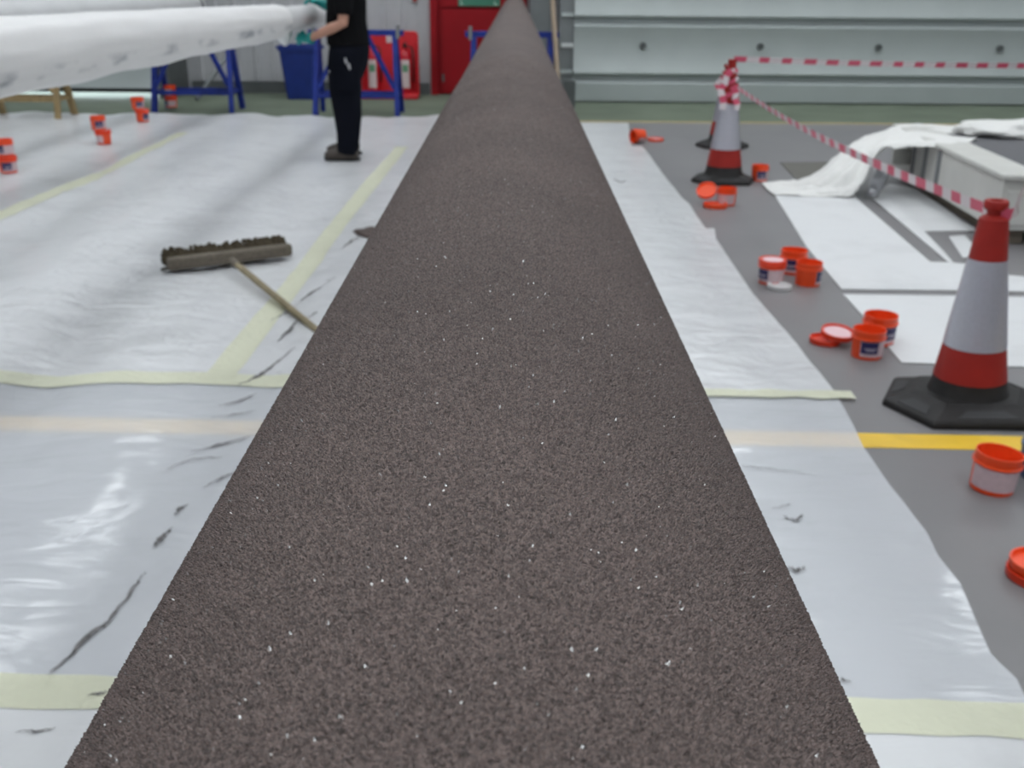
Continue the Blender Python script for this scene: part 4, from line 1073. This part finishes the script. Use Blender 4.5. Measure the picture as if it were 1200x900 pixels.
# --- trousers
bm = bmesh.new()
loft_xy(bm, [(cx+.09, cy, z, rx*1.07, ry) for cx, cy, z, rx, ry in [(-.005, 0, .66, .10, .16), (.0, 0, .76, .14, .175), (.005, 0, .83, .152, .182), (.01, 0, .90, .155, .185), (.005, 0, 1.02, .145, .175), (.005, 0, 1.06, .135, .17)]])
for a_, k_, h_ in ((ankN, kneeN, hipN), (ankF, kneeF, hipF)):
    tube(bm, [h_+Vector((0, 0, .0)), h_.lerp(k_, .35)+Vector((-.006, 0, 0)), k_.lerp(h_, .15), k_.lerp(a_, .3)+Vector((.012, 0, 0)), k_.lerp(a_, .7)+Vector((.004, 0, 0)), a_+Vector((-.01, 0, .0)), a_-Vector((.015, 0, .035))],
         [(.11, .135), (.11, .145), (.10, .132), (.093, .118), (.085, .098), (.08, .09), (.082, .092)][0:7], 18)
bm_tr = remeshed('trousers', bm, M['trousers'], pe, .012, 8)
bxo('thigh_pocket', (.085, y_n-.108, .68), (.15, .02, .19), M['trousers'], bm_tr, bevel=.008)
for (px, py, s_) in ((404, 70, .014), (405, 73, .016), (408, 77, .018), (409, 80, .015), (385, 84, .010)):
    q = L(px, py, PYb-.245); bm = bmesh.new(); ell(bm, (q.x, y_n-.122, q.z), (s_*.6, .004, s_), 2); obj('paint_smear', bm, M['smear'], bm_tr, smooth=True)
# --- shirt with short sleeves
bm = bmesh.new()
loft_xy(bm, [(cx+.09, cy, z, rx*1.07, ry) for cx, cy, z, rx, ry in [(.005, 0, .93, .165, .195), (.0, 0, 1.0, .162, .19), (-.005, 0, 1.12, .155, .185), (.005, 0, 1.28, .15, .20), (.015, 0, 1.42, .125, .205), (.012, 0, 1.47, .09, .14), (.005, 0, 1.505, .068, .075)]])
for s_, e_ in ((shN, elN), (shF, elF)):
    tube(bm, [s_+Vector((0, 0, .02)), s_.lerp(e_, .45), s_.lerp(e_, .80)], [.085, .078, .074], 16)
remeshed('tshirt', bm, M['shirt'], pe, .012, 5)
# --- boots
for a_, yaw, lift in ((ankN, -.06, 0), (ankF, .10, 0)):
    r_ = Matrix.Rotation(yaw, 3, 'Z'); o0 = Vector((a_.x, a_.y, 0))
    bm = bmesh.new()
    tube(bm, [o0+r_ @ Vector(p) for p in ((.075, 0, .055), (.03, 0, .062), (-.05, 0, .062), (-.12, 0, .052), (-.175, 0, .045), (-.205, 0, .038))], [(.040, .046), (.050, .060), (.052, .062), (.056, .056), (.052, .046), (.034, .030)], 16)
    tube(bm, [o0+Vector((.01, 0, .05)), o0+Vector((0, 0, .16))], [.055, .052], 16)
    bt_ = remeshed('boot', bm, M['boot'], pe, .008, 3)
    bm = bmesh.new(); sp_ = [(.095, .0), (.080, .042), (.03, .046), (-.05, .044), (-.12, .053), (-.18, .046), (-.212, .02), (-.212, -.02), (-.18, -.046), (-.12, -.053), (-.05, -.044), (.03, -.046), (.075, -.038)]
    prism(bm, [o0+r_ @ Vector((x, y, .010)) for x, y in sp_], (0, 0, .022)); obj('boot_sole', bm, M['sole'], bt_, bevel=.004)
# --- gloved hands: palm, four curled fingers and a thumb each, closing on the pipe
def hand(wr, palm_dir, side, curl, m):
    """palm_dir: along the fingers; side: towards the thumb; curl: direction the fingers bend to"""
    d = palm_dir.normalized(); s = (side-d*side.dot(d)).normalized(); c = d.cross(s); c = c if c.dot(curl) > 0 else -c
    bm = bmesh.new()
    tube(bm, [wr-d*.055, wr-d*.01, wr+d*.03, wr+d*.085], [(.046, .046), (.040, .040), (.046, .030), (.050, .026)], 14)
    for i, (o_, ln) in enumerate(((.036, .070), (.012, .078), (-.012, .072), (-.035, .058))):
        b_ = wr+d*.08+s*o_; p1 = b_+d*ln*.42+c*.010; p2 = p1+d*ln*.22+c*ln*.32; p3 = p2-d*ln*.05+c*ln*.30
        tube(bm, [b_-d*.02, b_, p1, p2, p3], [.0125, .0125, .012, .0115, .009], 10)
    b_ = wr+d*.03+s*.036; tube(bm, [b_-s*.015, b_+s*.014+d*.015, b_+s*.022+d*.04+c*.015, b_+s*.016+d*.058+c*.034], [.014, .0135, .0125, .009], 10)
    return remeshed('glove', bm, m, pe, .0055, 2)
hand(wrN+(haN-wrN)*.25, haN-wrN, Vector((0, .3, 1)), Vector((0, .4, 1)), M['glove'])
hand(wrF, haF-wrF, Vector((0, -1, .2)), Vector((-.2, 0, -1)), M['glove'])
tag(pe, 'person in black t-shirt, dark trousers and teal gloves handling the sleeved pipe', 'person')
# rag in the gloved hand
q = PY(334, 40, PYb-.06)
bm = bmesh.new(); bmesh.ops.create_icosphere(bm, subdivisions=3, radius=1)
for v in bm.verts:
    n_ = 1+.4*noise.noise(v.co*1.9)+.15*noise.noise(v.co*4.5); v.co = Vector((v.co.x*.062*n_, v.co.y*.05*n_, v.co.z*.078*n_))
o = obj('cleaning_rag', bm, M['rag'], smooth=True); o.location = q
tag(o, 'crumpled white rag in the gloved hand under the pipe', 'rag')
